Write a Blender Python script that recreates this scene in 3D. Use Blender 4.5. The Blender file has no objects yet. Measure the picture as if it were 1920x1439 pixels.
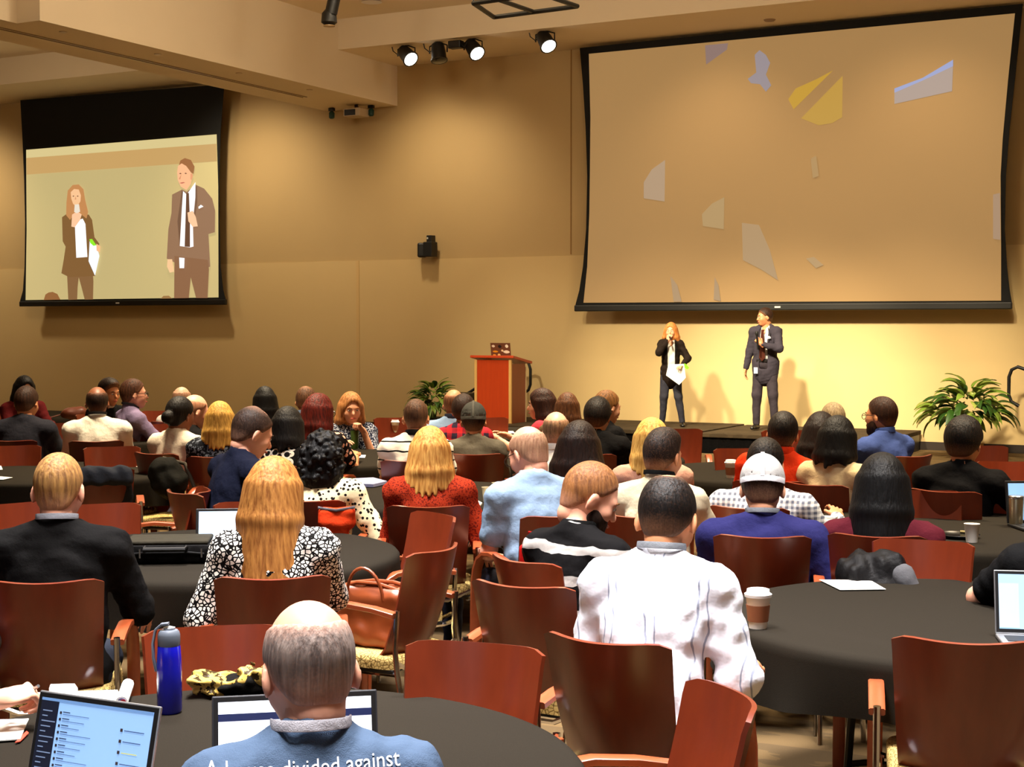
import bpy, bmesh, math, random
import numpy as np
from mathutils import Vector, Matrix, Euler
from mathutils.bvhtree import BVHTree
random.seed(7); V3 = Vector; RNG = np.random.default_rng(7)
SC = bpy.context.scene
COL = SC.collection
R = math.radians

# ------------------------------------------------------------------ camera
FPX, PSI, HC = 2830.0, R(28.07), 1.80           # focal length in pixels of a 1920x1439 frame, yaw, height
PIT = math.atan(107.5 / FPX)
cam_d = bpy.data.cameras.new('camera'); cam = bpy.data.objects.new('camera', cam_d); COL.objects.link(cam)
cam_d.sensor_width = 36; cam_d.lens = FPX / 1920 * 36; cam_d.clip_end = 200
cam.location = (0, 0, HC); cam.rotation_euler = (R(90) - PIT, 0, PSI)
SC.camera = cam
CF = Vector((-math.sin(PSI) * math.cos(PIT), math.cos(PSI) * math.cos(PIT), -math.sin(PIT)))
CR = Vector((math.cos(PSI), math.sin(PSI), 0)); CU = CR.cross(CF); C0 = Vector((0, 0, HC))
def ray(x, y): return CF + CR * ((x - 960) / FPX) - CU * ((y - 719.5) / FPX)
def at_z(x, y, z): d = ray(x, y); return C0 + d * ((z - HC) / d.z)
def at_y(x, y, Y): d = ray(x, y); return C0 + d * (Y / d.y)
def at_d(x, y, dep): return C0 + ray(x, y) * dep

# ------------------------------------------------------------------ view, world
SC.view_settings.view_transform = 'Standard'; SC.view_settings.look = 'None'
SC.view_settings.exposure = 0.0; SC.view_settings.gamma = 1.0
SC.view_settings.use_curve_mapping = False
W = bpy.data.worlds.new('world'); SC.world = W; W.use_nodes = True
W.node_tree.nodes['Background'].inputs[0].default_value = (1.0, .86, .66, 1)
W.node_tree.nodes['Background'].inputs[1].default_value = 0.015

# ------------------------------------------------------------------ room lights
WARM = (1.0, .82, .57); NEUT = (1.0, .95, .93); STAGE = (1.0, .85, .58)
def aim(o, t): o.rotation_euler = (Vector(t) - o.location).to_track_quat('-Z', 'Y').to_euler()
def area(name, loc, target, size, power, col, sy=None, spread=None):
    l = bpy.data.lights.new(name, 'AREA'); l.energy = power; l.color = col; l.size = size
    if sy: l.shape = 'RECTANGLE'; l.size_y = sy
    if spread: l.spread = R(spread)
    o = bpy.data.objects.new(name, l); COL.objects.link(o); o.location = loc; aim(o, target); return o
def spot(name, loc, target, power, col, ang, blend=.6, rad=.12):
    l = bpy.data.lights.new(name, 'SPOT'); l.energy = power; l.color = col; l.spot_size = R(ang); l.spot_blend = blend
    l.shadow_soft_size = rad
    o = bpy.data.objects.new(name, l); COL.objects.link(o); o.location = loc; aim(o, target); return o
# rows of recessed ceiling lights over the tables (ceiling of the hall, above the frame)
for (x, y, p, c) in [(-11, 17.2, 420, WARM), (-6.5, 17.2, 380, WARM), (-2, 17.2, 330, WARM), (-10, 13.2, 560, WARM), (-6, 13.2, 560, WARM), (-2, 13.2, 500, WARM), (2, 13.2, 400, WARM),
                     (-7.6, 9.2, 540, WARM), (-3.8, 9.2, 540, WARM), (0, 9.2, 520, WARM), (-4.6, 5.4, 500, NEUT), (-.9, 5.4, 400, NEUT), (-1.9, 1.9, 215, NEUT), (-2.4, 3.5, 400, NEUT), (2.4, 5.4, 260, NEUT)]:
    area('ceiling_light', (x, y, 6.72), (x, y + .01, 0), 1.1, p * (.36 if c is WARM else .42), c, spread=66)
for (x, y) in [(-20.5, 17.2), (-17.5, 13.5), (-21.5, 13.5)]:
    area('ceiling_light', (x, y, 6.72), (x, y + .01, 0), 1.1, 130, WARM, spread=66)
# added cool fill light for the foreground, unseen, far behind the camera
area('rear_fill_light', (-1.0, -5.6, 2.6), (-4, 6, .8), 6.0, 28, (.80, .90, 1.0), sy=2.4)
# added point lights without fixtures, out of frame, brightening the ceiling and its beams
for (x, y, z, p) in [(-10.2, 15.2, 6.15, 150), (-6.5, 15.2, 6.1, 130), (-2.5, 15.2, 6.1, 90), (-10.6, 11.0, 5.9, 130), (-19.5, 16.2, 6.0, 110)]:
    l = bpy.data.lights.new('ceiling_fill_light', 'POINT'); l.energy = p; l.color = WARM; l.shadow_soft_size = .35
    o = bpy.data.objects.new('ceiling_fill_light', l); COL.objects.link(o); o.location = (x, y, z)
# stage front lights on the ceiling over the audience
for (x, t, p) in [(-11.5, -11.2, 1500), (-9.8, -8.6, 4600), (-6.8, -7.0, 8000), (-4.0, -5.4, 5600), (-3.0, -3.2, 1500)]:
    spot('stage_front_light', (x, 14.0, 6.5), (t, 22.2, .15), p, STAGE, 31, 1.0, .25)
# wash lights of the front wall, on the ceiling
for (x, p) in [(-24.3, 560), (-17.0, 480), (-13.0, 340), (-8.0, 220), (-5.0, 220)]:
    spot('wall_wash_light', (x, 19.6 if x < -15.6 else 19.9, 6.1), (x, 22.2, 3.2), p, WARM, 95, 1.0, .2)

# ------------------------------------------------------------------ materials
def lin(c): return tuple(((v / 255) / 12.92 if v / 255 <= .04045 else ((v / 255 + .055) / 1.055) ** 2.4) for v in c)
MC = {}
class NT:
    def __init__(s, m): s.t = m.node_tree; s.b = s.t.nodes['Principled BSDF']
    def n(s, typ, **kw):
        o = s.t.nodes.new(typ)
        for k, v in kw.items(): setattr(o, k, v)
        return o
    def l(s, a, b): s.t.links.new(a, b)
    def math(s, op, a, b=None, c=None):
        o = s.n('ShaderNodeMath', operation=op)
        for i, v in enumerate((a, b, c)):
            if v is None: continue
            if isinstance(v, (int, float)): o.inputs[i].default_value = v
            else: s.l(v, o.inputs[i])
        return o.outputs[0]
    def mix(s, f, a, b):
        o = s.n('ShaderNodeMix', data_type='RGBA')
        if isinstance(f, (int, float)): o.inputs[0].default_value = f
        else: s.l(f, o.inputs[0])
        for i, v in ((6, a), (7, b)):
            if isinstance(v, tuple): o.inputs[i].default_value = (*v[:3], 1)
            else: s.l(v, o.inputs[i])
        return o.outputs[2]
    def coord(s, scale=(1, 1, 1), kind='Object'):
        tc = s.n('ShaderNodeTexCoord'); mp = s.n('ShaderNodeMapping'); mp.inputs['Scale'].default_value = scale
        s.l(tc.outputs[kind], mp.inputs[0]); return mp.outputs[0]
    def noise(s, vec, scale, detail=3, out=0):
        o = s.n('ShaderNodeTexNoise'); o.inputs['Scale'].default_value = scale; o.inputs['Detail'].default_value = detail
        s.l(vec, o.inputs['Vector']); return o.outputs[out]
    def bump(s, h, strength, dist=.01):
        o = s.n('ShaderNodeBump'); o.inputs['Strength'].default_value = strength; o.inputs['Distance'].default_value = dist
        s.l(h, o.inputs['Height']); s.l(o.outputs[0], s.b.inputs['Normal'])
    def color(s, c):
        if isinstance(c, tuple): s.b.inputs['Base Color'].default_value = (*c, 1)
        else: s.l(c, s.b.inputs['Base Color'])
def mat(name, rgb, rough=.6, metal=0, kind=None, rgb2=None, emit=0, p=None, spec=.5, coat=0):
    key = (name, rgb, rough, metal, kind, rgb2, emit, str(p), spec)
    if key in MC: return MC[key]
    m = bpy.data.materials.new(name); m.use_nodes = True; N = NT(m); b = N.b; p = p or {}
    A = lin(rgb); B = lin(rgb2) if rgb2 else tuple(x * .6 for x in A)
    b.inputs['Roughness'].default_value = rough; b.inputs['Metallic'].default_value = metal
    if kind in ('cloth', 'tablecloth', 'stripe', 'gingham', 'pane', 'plaid', 'spots', 'rings', 'leopard', 'zebra', 'speckle', 'floral', 'weave', 'carpet'): spec = .08
    if kind == 'hair': spec = .22
    b.inputs['Specular IOR Level'].default_value = spec
    if coat: b.inputs['Coat Weight'].default_value = coat; b.inputs['Coat Roughness'].default_value = .2
    N.color(A)
    if emit:
        b.inputs['Emission Color'].default_value = (*A, 1); b.inputs['Emission Strength'].default_value = emit
    if kind == 'paint':
        v = N.coord(); N.color(N.mix(N.noise(v, 1.3), A, tuple(x * .93 for x in A))); N.bump(N.noise(v, 180, 2), .08, .002)
    elif kind == 'wood':
        v = N.coord(p.get('s', (1, 1, .12))); n1 = N.noise(v, p.get('f', 40), 4); n2 = N.noise(v, p.get('f', 40) * .15, 2)
        N.color(N.mix(N.math('ADD', N.math('MULTIPLY', n1, .6), N.math('MULTIPLY', n2, .45)), A, B)); N.bump(n1, .04, .002)
    elif kind == 'carpet':
        v = N.coord(); n1 = N.noise(v, 260, 2); n2 = N.noise(v, 1.1, 3); w = N.n('ShaderNodeTexVoronoi'); w.inputs['Scale'].default_value = 2.3; N.l(v, w.inputs['Vector'])
        f = N.math('ADD', N.math('MULTIPLY', n1, .5), N.math('MULTIPLY', N.math('GREATER_THAN', N.noise(N.coord((.5, 2.2, 1)), 3, 3), .52), .35))
        N.color(N.mix(f, A, B)); N.bump(n1, .5, .004)
    elif kind == 'cloth':           # plain woven cloth
        v = N.coord(); n1 = N.noise(v, p.get('f', 380), 2); n2 = N.noise(v, 14, 3)
        N.color(N.mix(N.math('MULTIPLY', N.math('ADD', n1, n2), .5), A, B)); N.bump(N.math('ADD', N.math('MULTIPLY', n1, .5), N.math('MULTIPLY', n2, 5.)), .4, .006)
    elif kind == 'tablecloth':      # black linen with pressed fold lines
        tc = N.n('ShaderNodeTexCoord'); sx = N.n('ShaderNodeSeparateXYZ'); N.l(tc.outputs['Object'], sx.inputs[0])
        v = N.coord(); n1 = N.noise(v, 420, 2)
        gx = N.math('ABSOLUTE', N.math('SUBTRACT', N.math('FRACT', N.math('MULTIPLY_ADD', sx.outputs[0], 1.9, .3)), .5))
        gy = N.math('ABSOLUTE', N.math('SUBTRACT', N.math('FRACT', N.math('MULTIPLY_ADD', sx.outputs[1], 1.9, .3)), .5))
        line = N.math('MAXIMUM', N.math('LESS_THAN', gx, .008), N.math('LESS_THAN', gy, .008))
        N.color(N.mix(n1, A, B)); N.bump(N.math('ADD', N.math('MULTIPLY', n1, .4), N.math('MULTIPLY', line, 1.5)), .35, .004)
    elif kind == 'hair':
        b.inputs['Roughness'].default_value = .55
        v = N.coord(p.get('s', (1, 1, .08))); n1 = N.noise(v, p.get('f', 90), 4)
        cr = N.math('MULTIPLY', N.math('SUBTRACT', n1, .33), 3.0); cr.node.use_clamp = True
        col = N.mix(cr, B, A)
        if p.get('skin'):
            at = N.n('ShaderNodeAttribute', attribute_name='thin'); tf = N.math('ADD', at.outputs['Fac'], N.math('MULTIPLY', N.math('SUBTRACT', N.noise(N.coord(), 160, 2), .5), .5)); tf.node.use_clamp = True
            col = N.mix(N.math('MULTIPLY', tf, p.get('am', .8)), col, lin(p['skin']))
        N.color(col); N.bump(n1, .9, .006)
    elif kind == 'skin':
        v = N.coord(); n1 = N.noise(v, 22, 3); N.color(N.mix(n1, A, (A[0] * .92, A[1] * .80, A[2] * .78))); N.bump(N.noise(v, 240, 2), .06, .002)
        b.inputs['Subsurface Weight'].default_value = .08; b.inputs['Subsurface Radius'].default_value = (.02, .008, .004); b.inputs['Subsurface Scale'].default_value = .3
    elif kind in ('stripe', 'gingham', 'pane', 'plaid'):
        tc = N.n('ShaderNodeTexCoord'); sx = N.n('ShaderNodeSeparateXYZ'); N.l(tc.outputs['Object'], sx.inputs[0])
        f, du, ph = p.get('f', 10), p.get('d', .5), p.get('o', 0)
        nz = N.math('MULTIPLY', N.math('SUBTRACT', N.noise(N.coord(), 9, 2), .5), .35)
        fz = N.math('FRACT', N.math('ADD', N.math('MULTIPLY_ADD', sx.outputs[2], f, ph), nz)); fx = N.math('FRACT', N.math('ADD', N.math('MULTIPLY_ADD', sx.outputs[0], f, ph), nz))
        a = N.math('LESS_THAN', fz, du); c = N.math('LESS_THAN', fx, du)
        if kind == 'stripe': N.color(N.mix(a, A, B))
        elif kind == 'gingham': N.color(N.mix(N.math('MULTIPLY', N.math('ADD', a, c), .5), A, B))
        elif kind == 'plaid': N.color(N.mix(N.math('MULTIPLY', N.math('ADD', a, c), .5), A, B))
        else: N.color(N.mix(N.math('MAXIMUM', c, N.math('LESS_THAN', N.math('ABSOLUTE', N.math('SUBTRACT', fx, .22)), .02)), A, B))
        N.bump(N.noise(N.coord(), 16, 3), .25, .02)
    elif kind in ('spots', 'rings', 'leopard', 'zebra', 'speckle', 'floral', 'weave'):
        v = N.coord(p.get('s', (1, 1, 1))); f = p.get('f', 25)
        if kind in ('spots', 'rings', 'leopard', 'floral'):
            vo = N.n('ShaderNodeTexVoronoi'); vo.inputs['Scale'].default_value = f; N.l(v, vo.inputs['Vector']); d = vo.outputs['Distance']
            if kind == 'spots': N.color(N.mix(N.math('LESS_THAN', d, p.get('t', .36)), A, B))
            elif kind == 'rings': N.color(N.mix(N.math('MULTIPLY', N.math('GREATER_THAN', d, .34), N.math('LESS_THAN', d, .52)), A, B))
            elif kind == 'leopard':
                vo.feature = 'DISTANCE_TO_EDGE'; d2 = vo.outputs['Distance']; N.color(N.mix(N.math('GREATER_THAN', d2, .13), B, A))
            else: N.color(N.mix(N.math('LESS_THAN', N.math('ADD', d, N.noise(v, f * 1.4, 2)), .82), A, B))
        elif kind == 'zebra':
            w = N.n('ShaderNodeTexWave'); w.inputs['Scale'].default_value = f; w.inputs['Distortion'].default_value = 7; w.inputs['Detail'].default_value = 1; w.inputs['Detail Scale'].default_value = .6
            N.l(v, w.inputs['Vector']); N.color(N.mix(N.math('GREATER_THAN', w.outputs[1], .5), A, B))
        elif kind == 'weave':
            ck = N.n('ShaderNodeTexVoronoi'); ck.inputs['Scale'].default_value = f; ck.feature = 'DISTANCE_TO_EDGE'; N.l(v, ck.inputs['Vector'])
            N.color(N.mix(N.math('LESS_THAN', ck.outputs['Distance'], .07), A, B)); N.bump(ck.outputs['Distance'], .5, .004)
        else: N.color(N.mix(N.math('GREATER_THAN', N.noise(v, f, 2), .55), A, B))
        if kind != 'weave': N.bump(N.noise(N.coord(), 16, 3), .25, .02)
    elif kind == 'leaf':
        v = N.coord(); N.color(N.mix(N.noise(v, 30, 2), A, B))
    MC[key] = m; return m

# ------------------------------------------------------------------ mesh helpers
def tag(o, label=None, cat=None, group=None, kind=None):
    if label: o['label'] = label
    if cat: o['category'] = cat
    if group: o['group'] = group
    if kind: o['kind'] = kind
    return o
def mesh_obj(name, V, Fq, m=None, parent=None, smooth=True):
    V = np.asarray(V, dtype=np.float32); me = bpy.data.meshes.new(name)
    if isinstance(Fq, np.ndarray) and Fq.ndim == 2:
        n = len(Fq); k = Fq.shape[1]
        me.vertices.add(len(V)); me.vertices.foreach_set('co', V.ravel())
        me.loops.add(n * k); me.loops.foreach_set('vertex_index', Fq.astype(np.int32).ravel())
        me.polygons.add(n); me.polygons.foreach_set('loop_start', np.arange(0, n * k, k, dtype=np.int32))
        me.update(calc_edges=True); me.validate()
    else:
        me.from_pydata([tuple(map(float, v)) for v in V], [], [tuple(f) for f in Fq]); me.update()
    if smooth: me.polygons.foreach_set('use_smooth', np.ones(len(me.polygons), dtype=bool))
    if m: me.materials.append(m)
    o = bpy.data.objects.new(name, me); COL.objects.link(o)
    if parent: o.parent = parent
    return o
class MB:
    """collects simple shapes into one mesh"""
    def __init__(s): s.v = []; s.f = []
    def add(s, V, F): n = len(s.v); s.v += [tuple(v) for v in V]; s.f += [tuple(i + n for i in f) for f in F]; return s
    def box(s, c, d, rot=None, bev=0):
        bm = bmesh.new(); bmesh.ops.create_cube(bm, size=1); bmesh.ops.scale(bm, vec=d, verts=bm.verts)
        if bev: bmesh.ops.bevel(bm, geom=bm.edges[:], offset=bev, segments=2, affect='EDGES', profile=.5)
        M_ = Matrix.Translation(c) @ (rot.to_4x4() if rot else Matrix.Identity(4)); bm.transform(M_)
        bm.verts.index_update(); s.add([v.co[:] for v in bm.verts], [[v.index for v in f.verts] for f in bm.faces]); bm.free(); return s
    def tube(s, pts, r, n=8, cap=True, flat=None):
        pts = [Vector(p) for p in pts]; rs = r if isinstance(r, (list, tuple)) else [r] * len(pts); V = []; F = []
        t0 = (pts[1] - pts[0]).normalized(); u = t0.orthogonal().normalized()
        if flat is not None: u = Vector(flat)
        for i, p in enumerate(pts):
            t = ((pts[min(i + 1, len(pts) - 1)] - pts[max(i - 1, 0)])).normalized()
            u = (u - t * u.dot(t)).normalized(); w = t.cross(u)
            for k in range(n): a = 2 * math.pi * k / n; V.append(p + (u * math.cos(a) + w * math.sin(a)) * rs[i])
        for i in range(len(pts) - 1):
            for k in range(n): F.append((i * n + k, i * n + (k + 1) % n, (i + 1) * n + (k + 1) % n, (i + 1) * n + k))
        if cap: F.append(tuple(reversed(range(n)))); F.append(tuple(range((len(pts) - 1) * n, len(pts) * n)))
        return s.add(V, F)
    def bar(s, pts, side, w, t):
        """flat strip swept along pts; side = width direction"""
        pts = [Vector(p) for p in pts]; side = Vector(side).normalized(); V = []; F = []
        for i, p in enumerate(pts):
            tg = (pts[min(i + 1, len(pts) - 1)] - pts[max(i - 1, 0)]).normalized(); nr = tg.cross(side).normalized()
            for a, b in ((-1, -.7), (-.8, -1), (.8, -1), (1, -.7), (1, .7), (.8, 1), (-.8, 1), (-1, .7)): V.append(p + side * (a * w / 2) + nr * (b * t / 2))
        n = 8
        for i in range(len(pts) - 1):
            for k in range(n): F.append((i * n + k, i * n + (k + 1) % n, (i + 1) * n + (k + 1) % n, (i + 1) * n + k))
        F.append(tuple(reversed(range(n)))); F.append(tuple(range((len(pts) - 1) * n, len(pts) * n)))
        return s.add(V, F)
    def lathe(s, prof, n=24, c=(0, 0, 0)):
        V = [(c[0] + r * math.cos(2 * math.pi * k / n), c[1] + r * math.sin(2 * math.pi * k / n), c[2] + z) for r, z in prof for k in range(n)]; F = []
        for i in range(len(prof) - 1):
            for k in range(n): F.append((i * n + k, i * n + (k + 1) % n, (i + 1) * n + (k + 1) % n, (i + 1) * n + k))
        F.append(tuple(reversed(range(n)))); F.append(tuple(range((len(prof) - 1) * n, len(prof) * n)))
        return s.add(V, F)
    def poly(s, pts, thick=None):
        n = len(pts)
        if thick is None: return s.add(pts, [tuple(range(n))])
        t = Vector(thick); P = [Vector(p) for p in pts]; Q = [p + t for p in P]
        return s.add(P + Q, [tuple(range(n)), tuple(reversed(range(n, 2 * n)))] + [((i + 1) % n, i, n + i, n + (i + 1) % n) for i in range(n)])
    def build(s, name, m=None, parent=None, smooth=False, bevel=0):
        o = mesh_obj(name, s.v, s.f, m, parent, False); me = o.data
        bm = bmesh.new(); bm.from_mesh(me); bmesh.ops.recalc_face_normals(bm, faces=bm.faces); bm.to_mesh(me); bm.free()
        if smooth: me.polygons.foreach_set('use_smooth', np.ones(len(me.polygons), dtype=bool)); me.set_sharp_from_angle(angle=R(40))
        return o
def empty(name, loc=(0, 0, 0), rz=0, rot=None):
    o = bpy.data.objects.new(name, None); COL.objects.link(o); o.location = loc; o.rotation_euler = rot if rot else (0, 0, rz); o.empty_display_size = .1; return o
def copy_tree(o, parent=None):
    c = o.copy(); COL.objects.link(c); c.parent = parent
    for ch in o.children: copy_tree(ch, c)
    return c
def box(name, lo, hi, m, parent=None, bev=0):
    c = [(a + b) / 2 for a, b in zip(lo, hi)]; d = [abs(b - a) for a, b in zip(lo, hi)]
    return MB().box(c, d, bev=bev).build(name, m, parent)

# ------------------------------------------------------------------ implicit surfaces (surface nets)
class Field:
    def __init__(s, lo, hi, h):
        s.h = h; s.lo = np.array(lo, float) - 3 * h; n = np.ceil((np.array(hi, float) + 3 * h - s.lo) / h).astype(int) + 1
        s.n = n; s.f = np.full(n, 1.0, np.float32); s.ax = [(s.lo[i] + h * np.arange(n[i])).astype(np.float32) for i in range(3)]
    def _win(s, lo, hi):
        a = np.clip(np.floor((lo - s.lo) / s.h).astype(int), 0, s.n); b = np.clip(np.ceil((hi - s.lo) / s.h).astype(int) + 1, 0, s.n)
        return tuple(slice(a[i], b[i]) for i in range(3))
    def _eval(s, pr, w):
        X = s.ax[0][w[0]][:, None, None]; Y = s.ax[1][w[1]][None, :, None]; Z = s.ax[2][w[2]][None, None, :]
        if pr[0] == 'rc':
            _, a, b, ra, rb = pr; a = np.asarray(a, np.float32); b = np.asarray(b, np.float32); ab = b - a; L = float(ab @ ab) + 1e-9
            t = np.clip(((X - a[0]) * ab[0] + (Y - a[1]) * ab[1] + (Z - a[2]) * ab[2]) / L, 0, 1)
            return np.sqrt((X - a[0] - t * ab[0]) ** 2 + (Y - a[1] - t * ab[1]) ** 2 + (Z - a[2] - t * ab[2]) ** 2) - (ra + (rb - ra) * t)
        if pr[0] == 'el':
            _, c, r, M_ = pr; x, y, z = X - c[0], Y - c[1], Z - c[2]
            if M_ is not None: x, y, z = (M_[0][0] * x + M_[1][0] * y + M_[2][0] * z, M_[0][1] * x + M_[1][1] * y + M_[2][1] * z, M_[0][2] * x + M_[1][2] * y + M_[2][2] * z)
            k0 = np.sqrt((x / r[0]) ** 2 + (y / r[1]) ** 2 + (z / r[2]) ** 2); k1 = np.sqrt((x / r[0] ** 2) ** 2 + (y / r[1] ** 2) ** 2 + (z / r[2] ** 2) ** 2) + 1e-6
            return k0 * (k0 - 1) / k1
        if pr[0] == 'pl':
            _, p, n = pr; return (X - p[0]) * n[0] + (Y - p[1]) * n[1] + (Z - p[2]) * n[2]
        if pr[0] == 'bx':
            _, c, r, M_, rd = pr; x, y, z = X - c[0], Y - c[1], Z - c[2]
            if M_ is not None: x, y, z = (M_[0][0] * x + M_[1][0] * y + M_[2][0] * z, M_[0][1] * x + M_[1][1] * y + M_[2][1] * z, M_[0][2] * x + M_[1][2] * y + M_[2][2] * z)
            qx, qy, qz = np.abs(x) - r[0] + rd, np.abs(y) - r[1] + rd, np.abs(z) - r[2] + rd
            return np.sqrt(np.maximum(qx, 0) ** 2 + np.maximum(qy, 0) ** 2 + np.maximum(qz, 0) ** 2) + np.minimum(np.maximum(qx, np.maximum(qy, qz)), 0) - rd
    def _bb(s, pr, pad):
        if pr[0] == 'rc': a, b = np.array(pr[1], float), np.array(pr[2], float); r = max(pr[3], pr[4]) + pad; return np.minimum(a, b) - r, np.maximum(a, b) + r
        if pr[0] in ('el', 'bx'): r = (max(pr[2]) * (1 if pr[0] == 'el' else 1.75) if pr[3] is not None else np.array(pr[2])) + pad; return np.array(pr[1], float) - r, np.array(pr[1], float) + r
        return s.lo, s.lo + s.h * s.n
    def add(s, pr, k=.03):
        lo, hi = s._bb(pr, k + 2.5 * s.h); w = s._win(lo, hi); d = s._eval(pr, w); f = s.f[w]
        h = np.clip(.5 + .5 * (f - d) / k, 0, 1); s.f[w] = f * (1 - h) + d * h - k * h * (1 - h); return s
    def sub(s, pr, k=.01):
        lo, hi = s._bb(pr, k + 2.5 * s.h); w = s._win(lo, hi); d = -s._eval(pr, w); f = s.f[w]
        h = np.clip(.5 - .5 * (f - d) / k, 0, 1); s.f[w] = f * (1 - h) + d * h + k * h * (1 - h); return s
    def ripple(s, amp, fr, seed=0):
        g = np.random.default_rng(seed); X, Y, Z = s.ax[0][:, None, None], s.ax[1][None, :, None], s.ax[2][None, None, :]; t = 0
        for i in range(4):
            d = g.normal(size=3); d /= np.linalg.norm(d); t = t + np.sin(fr * (1 + .5 * i) * (d[0] * X + d[1] * Y + d[2] * Z) + g.uniform(0, 6) + 1.6 * np.sin(fr * .4 * (d[1] * X - d[0] * Z) + i)) / (1 + .5 * i)
        s.f += (amp * .5 * t).astype(np.float32); return s
    def mesh(s):
        f = s.f; ins = f < 0; nx, ny, nz = f.shape
        c = np.zeros((nx - 1, ny - 1, nz - 1), np.int8)
        for i in (0, 1):
            for j in (0, 1):
                for k in (0, 1): c += ins[i:nx - 1 + i, j:ny - 1 + j, k:nz - 1 + k]
        act = (c > 0) & (c < 8); ci = np.argwhere(act); idx = np.full(act.shape, -1, np.int64); idx[act] = np.arange(len(ci))
        if not len(ci): return np.zeros((0, 3)), np.zeros((0, 4), int)
        P = np.zeros((len(ci), 3)); cnt = np.zeros(len(ci))
        corners = [(i, j, k) for i in (0, 1) for j in (0, 1) for k in (0, 1)]
        val = {q: f[ci[:, 0] + q[0], ci[:, 1] + q[1], ci[:, 2] + q[2]] for q in corners}
        for q in corners:
            for ax in range(3):
                if q[ax]: continue
                q2 = list(q); q2[ax] = 1; q2 = tuple(q2); a, b = val[q], val[q2]; m = (a < 0) != (b < 0)
                t = np.where(m, a / np.where(m, a - b, 1), 0); pt = np.tile(np.array(q, float), (len(ci), 1)); pt[:, ax] = t
                P[m] += pt[m]; cnt[m] += 1
        V = s.lo + s.h * (ci + P / cnt[:, None]); Q = []
        for ax in range(3):
            sl0 = [slice(None)] * 3; sl1 = [slice(None)] * 3; sl0[ax] = slice(0, -1); sl1[ax] = slice(1, None)
            a, b = ins[tuple(sl0)], ins[tuple(sl1)]; e = np.argwhere(a != b); u, v = (ax + 1) % 3, (ax + 2) % 3
            ok = (e[:, u] > 0) & (e[:, v] > 0) & (e[:, u] < f.shape[u] - 1) & (e[:, v] < f.shape[v] - 1); e = e[ok]
            fl = a[e[:, 0], e[:, 1], e[:, 2]]; cs = []
            for du, dv in ((-1, -1), (0, -1), (0, 0), (-1, 0)):
                g = e.copy(); g[:, u] += du; g[:, v] += dv; cs.append(idx[g[:, 0], g[:, 1], g[:, 2]])
            q = np.stack(cs, 1); q[~fl] = q[~fl][:, ::-1]; Q.append(q)
        return V, np.concatenate(Q)
def field_of(prims, h, k=.03, subs=(), ks=.01, rip=None):
    lo = np.full(3, 9.); hi = np.full(3, -9.); T = Field((0, 0, 0), (0, 0, 0), .1)
    for pr in prims: a, b = T._bb(pr, .02); lo = np.minimum(lo, a); hi = np.maximum(hi, b)
    F = Field(lo, hi, h)
    for pr in prims: F.add(pr, k)
    if rip: F.ripple(*rip); F.f -= rip[0] * .45
    for pr in subs: F.sub(pr, ks)
    return F.mesh()
def join(parts):
    V = []; Q = []; n = 0
    for v, q in parts: V.append(v); Q.append(q + n); n += len(v)
    return np.concatenate(V), np.concatenate(Q)
def xf(vq, M_, scale=1.0):
    v, q = vq; A = np.array(M_.to_3x3()) * scale; t = np.array(M_.translation); flip = np.linalg.det(A) < 0
    return v @ A.T + t, (q[:, ::-1] if flip else q)

# ================================================================== THE ROOM
YW, ZS, ZC, ZB = 22.2, 6.28, 6.77, 5.60        # front wall, soffit underside, ceiling, beam underside
XL, XR, YB = -29.0, 9.0, -6.0
m_wall_up = mat('upper_wall_paint', (188, 160, 110), .75, kind='paint')
m_wall_lo = mat('lower_wall_paint', (208, 180, 126), .7, kind='paint')
m_ceil = mat('ceiling_paint', (236, 220, 192), .8, kind='paint')
m_trim = mat('dark_trim', (38, 26, 18), .6)
m_carpet = mat('carpet', (116, 94, 62), .95, kind='carpet', rgb2=(68, 57, 43))
m_black = mat('black_plastic', (12, 12, 13), .5)
m_blackmetal = mat('black_metal', (14, 14, 15), .35, metal=.3)
m_chrome = mat('chrome', (205, 205, 210), .12, metal=1)
def struct(o): o['kind'] = 'structure'; return o
struct(box('floor', (XL, YB, -.1), (XR, YW + .2, 0), m_carpet))
struct(box('ceiling', (XL, YB, ZC), (XR, YW + .2, ZC + .15), m_ceil))
wf = struct(box('wall_front', (XL, YW, 0), (XR, YW + .2, ZC), m_wall_up))
xs = [XL, -14.9, XR]
for i in range(2):                                # lower wall panels stand slightly proud of the upper wall
    box('panel', (xs[i] + .012, YW - .02, .12), (xs[i + 1] - .012, YW - .001, 2.95), m_wall_lo, wf)
box('seam_strip', (-14.93, YW - .03, .12), (-14.87, YW - .004, 2.95), mat('seam_strip', (205, 172, 116), .7), wf)
for x in (-10.76,): box('seam_strip', (x, YW - .008, 2.97), (x + .02, YW + .01, ZS), mat('seam_dark', (150, 112, 62), .8), wf)
struct(box('baseboard_front', (XL, YW - .035, 0), (XR, YW - .001, .12), m_trim))
struct(box('wall_left', (XL - .2, YB, 0), (XL, YW, ZC), m_wall_lo))
struct(box('wall_right', (XR, YB, 0), (XR + .2, YW, ZC), m_wall_lo))
wb = struct(box('wall_back', (XL, YB - .2, 0), (XR, YB, ZC), m_wall_lo))
for i, x in enumerate((-3.0, 1.0)):  # unseen glowing windows, made up to go with the rear fill light
    w_ = struct(box('window_%d' % (i + 1), (x - 1.4, YB, 1.3), (x + 1.4, YB + .03, 3.9), mat('window_glass', (190, 215, 240), .1, emit=.5)))
    box('window_frame', (x - .03, YB + .03, 1.3), (x + .03, YB + .06, 3.9), m_trim, w_)
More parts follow.
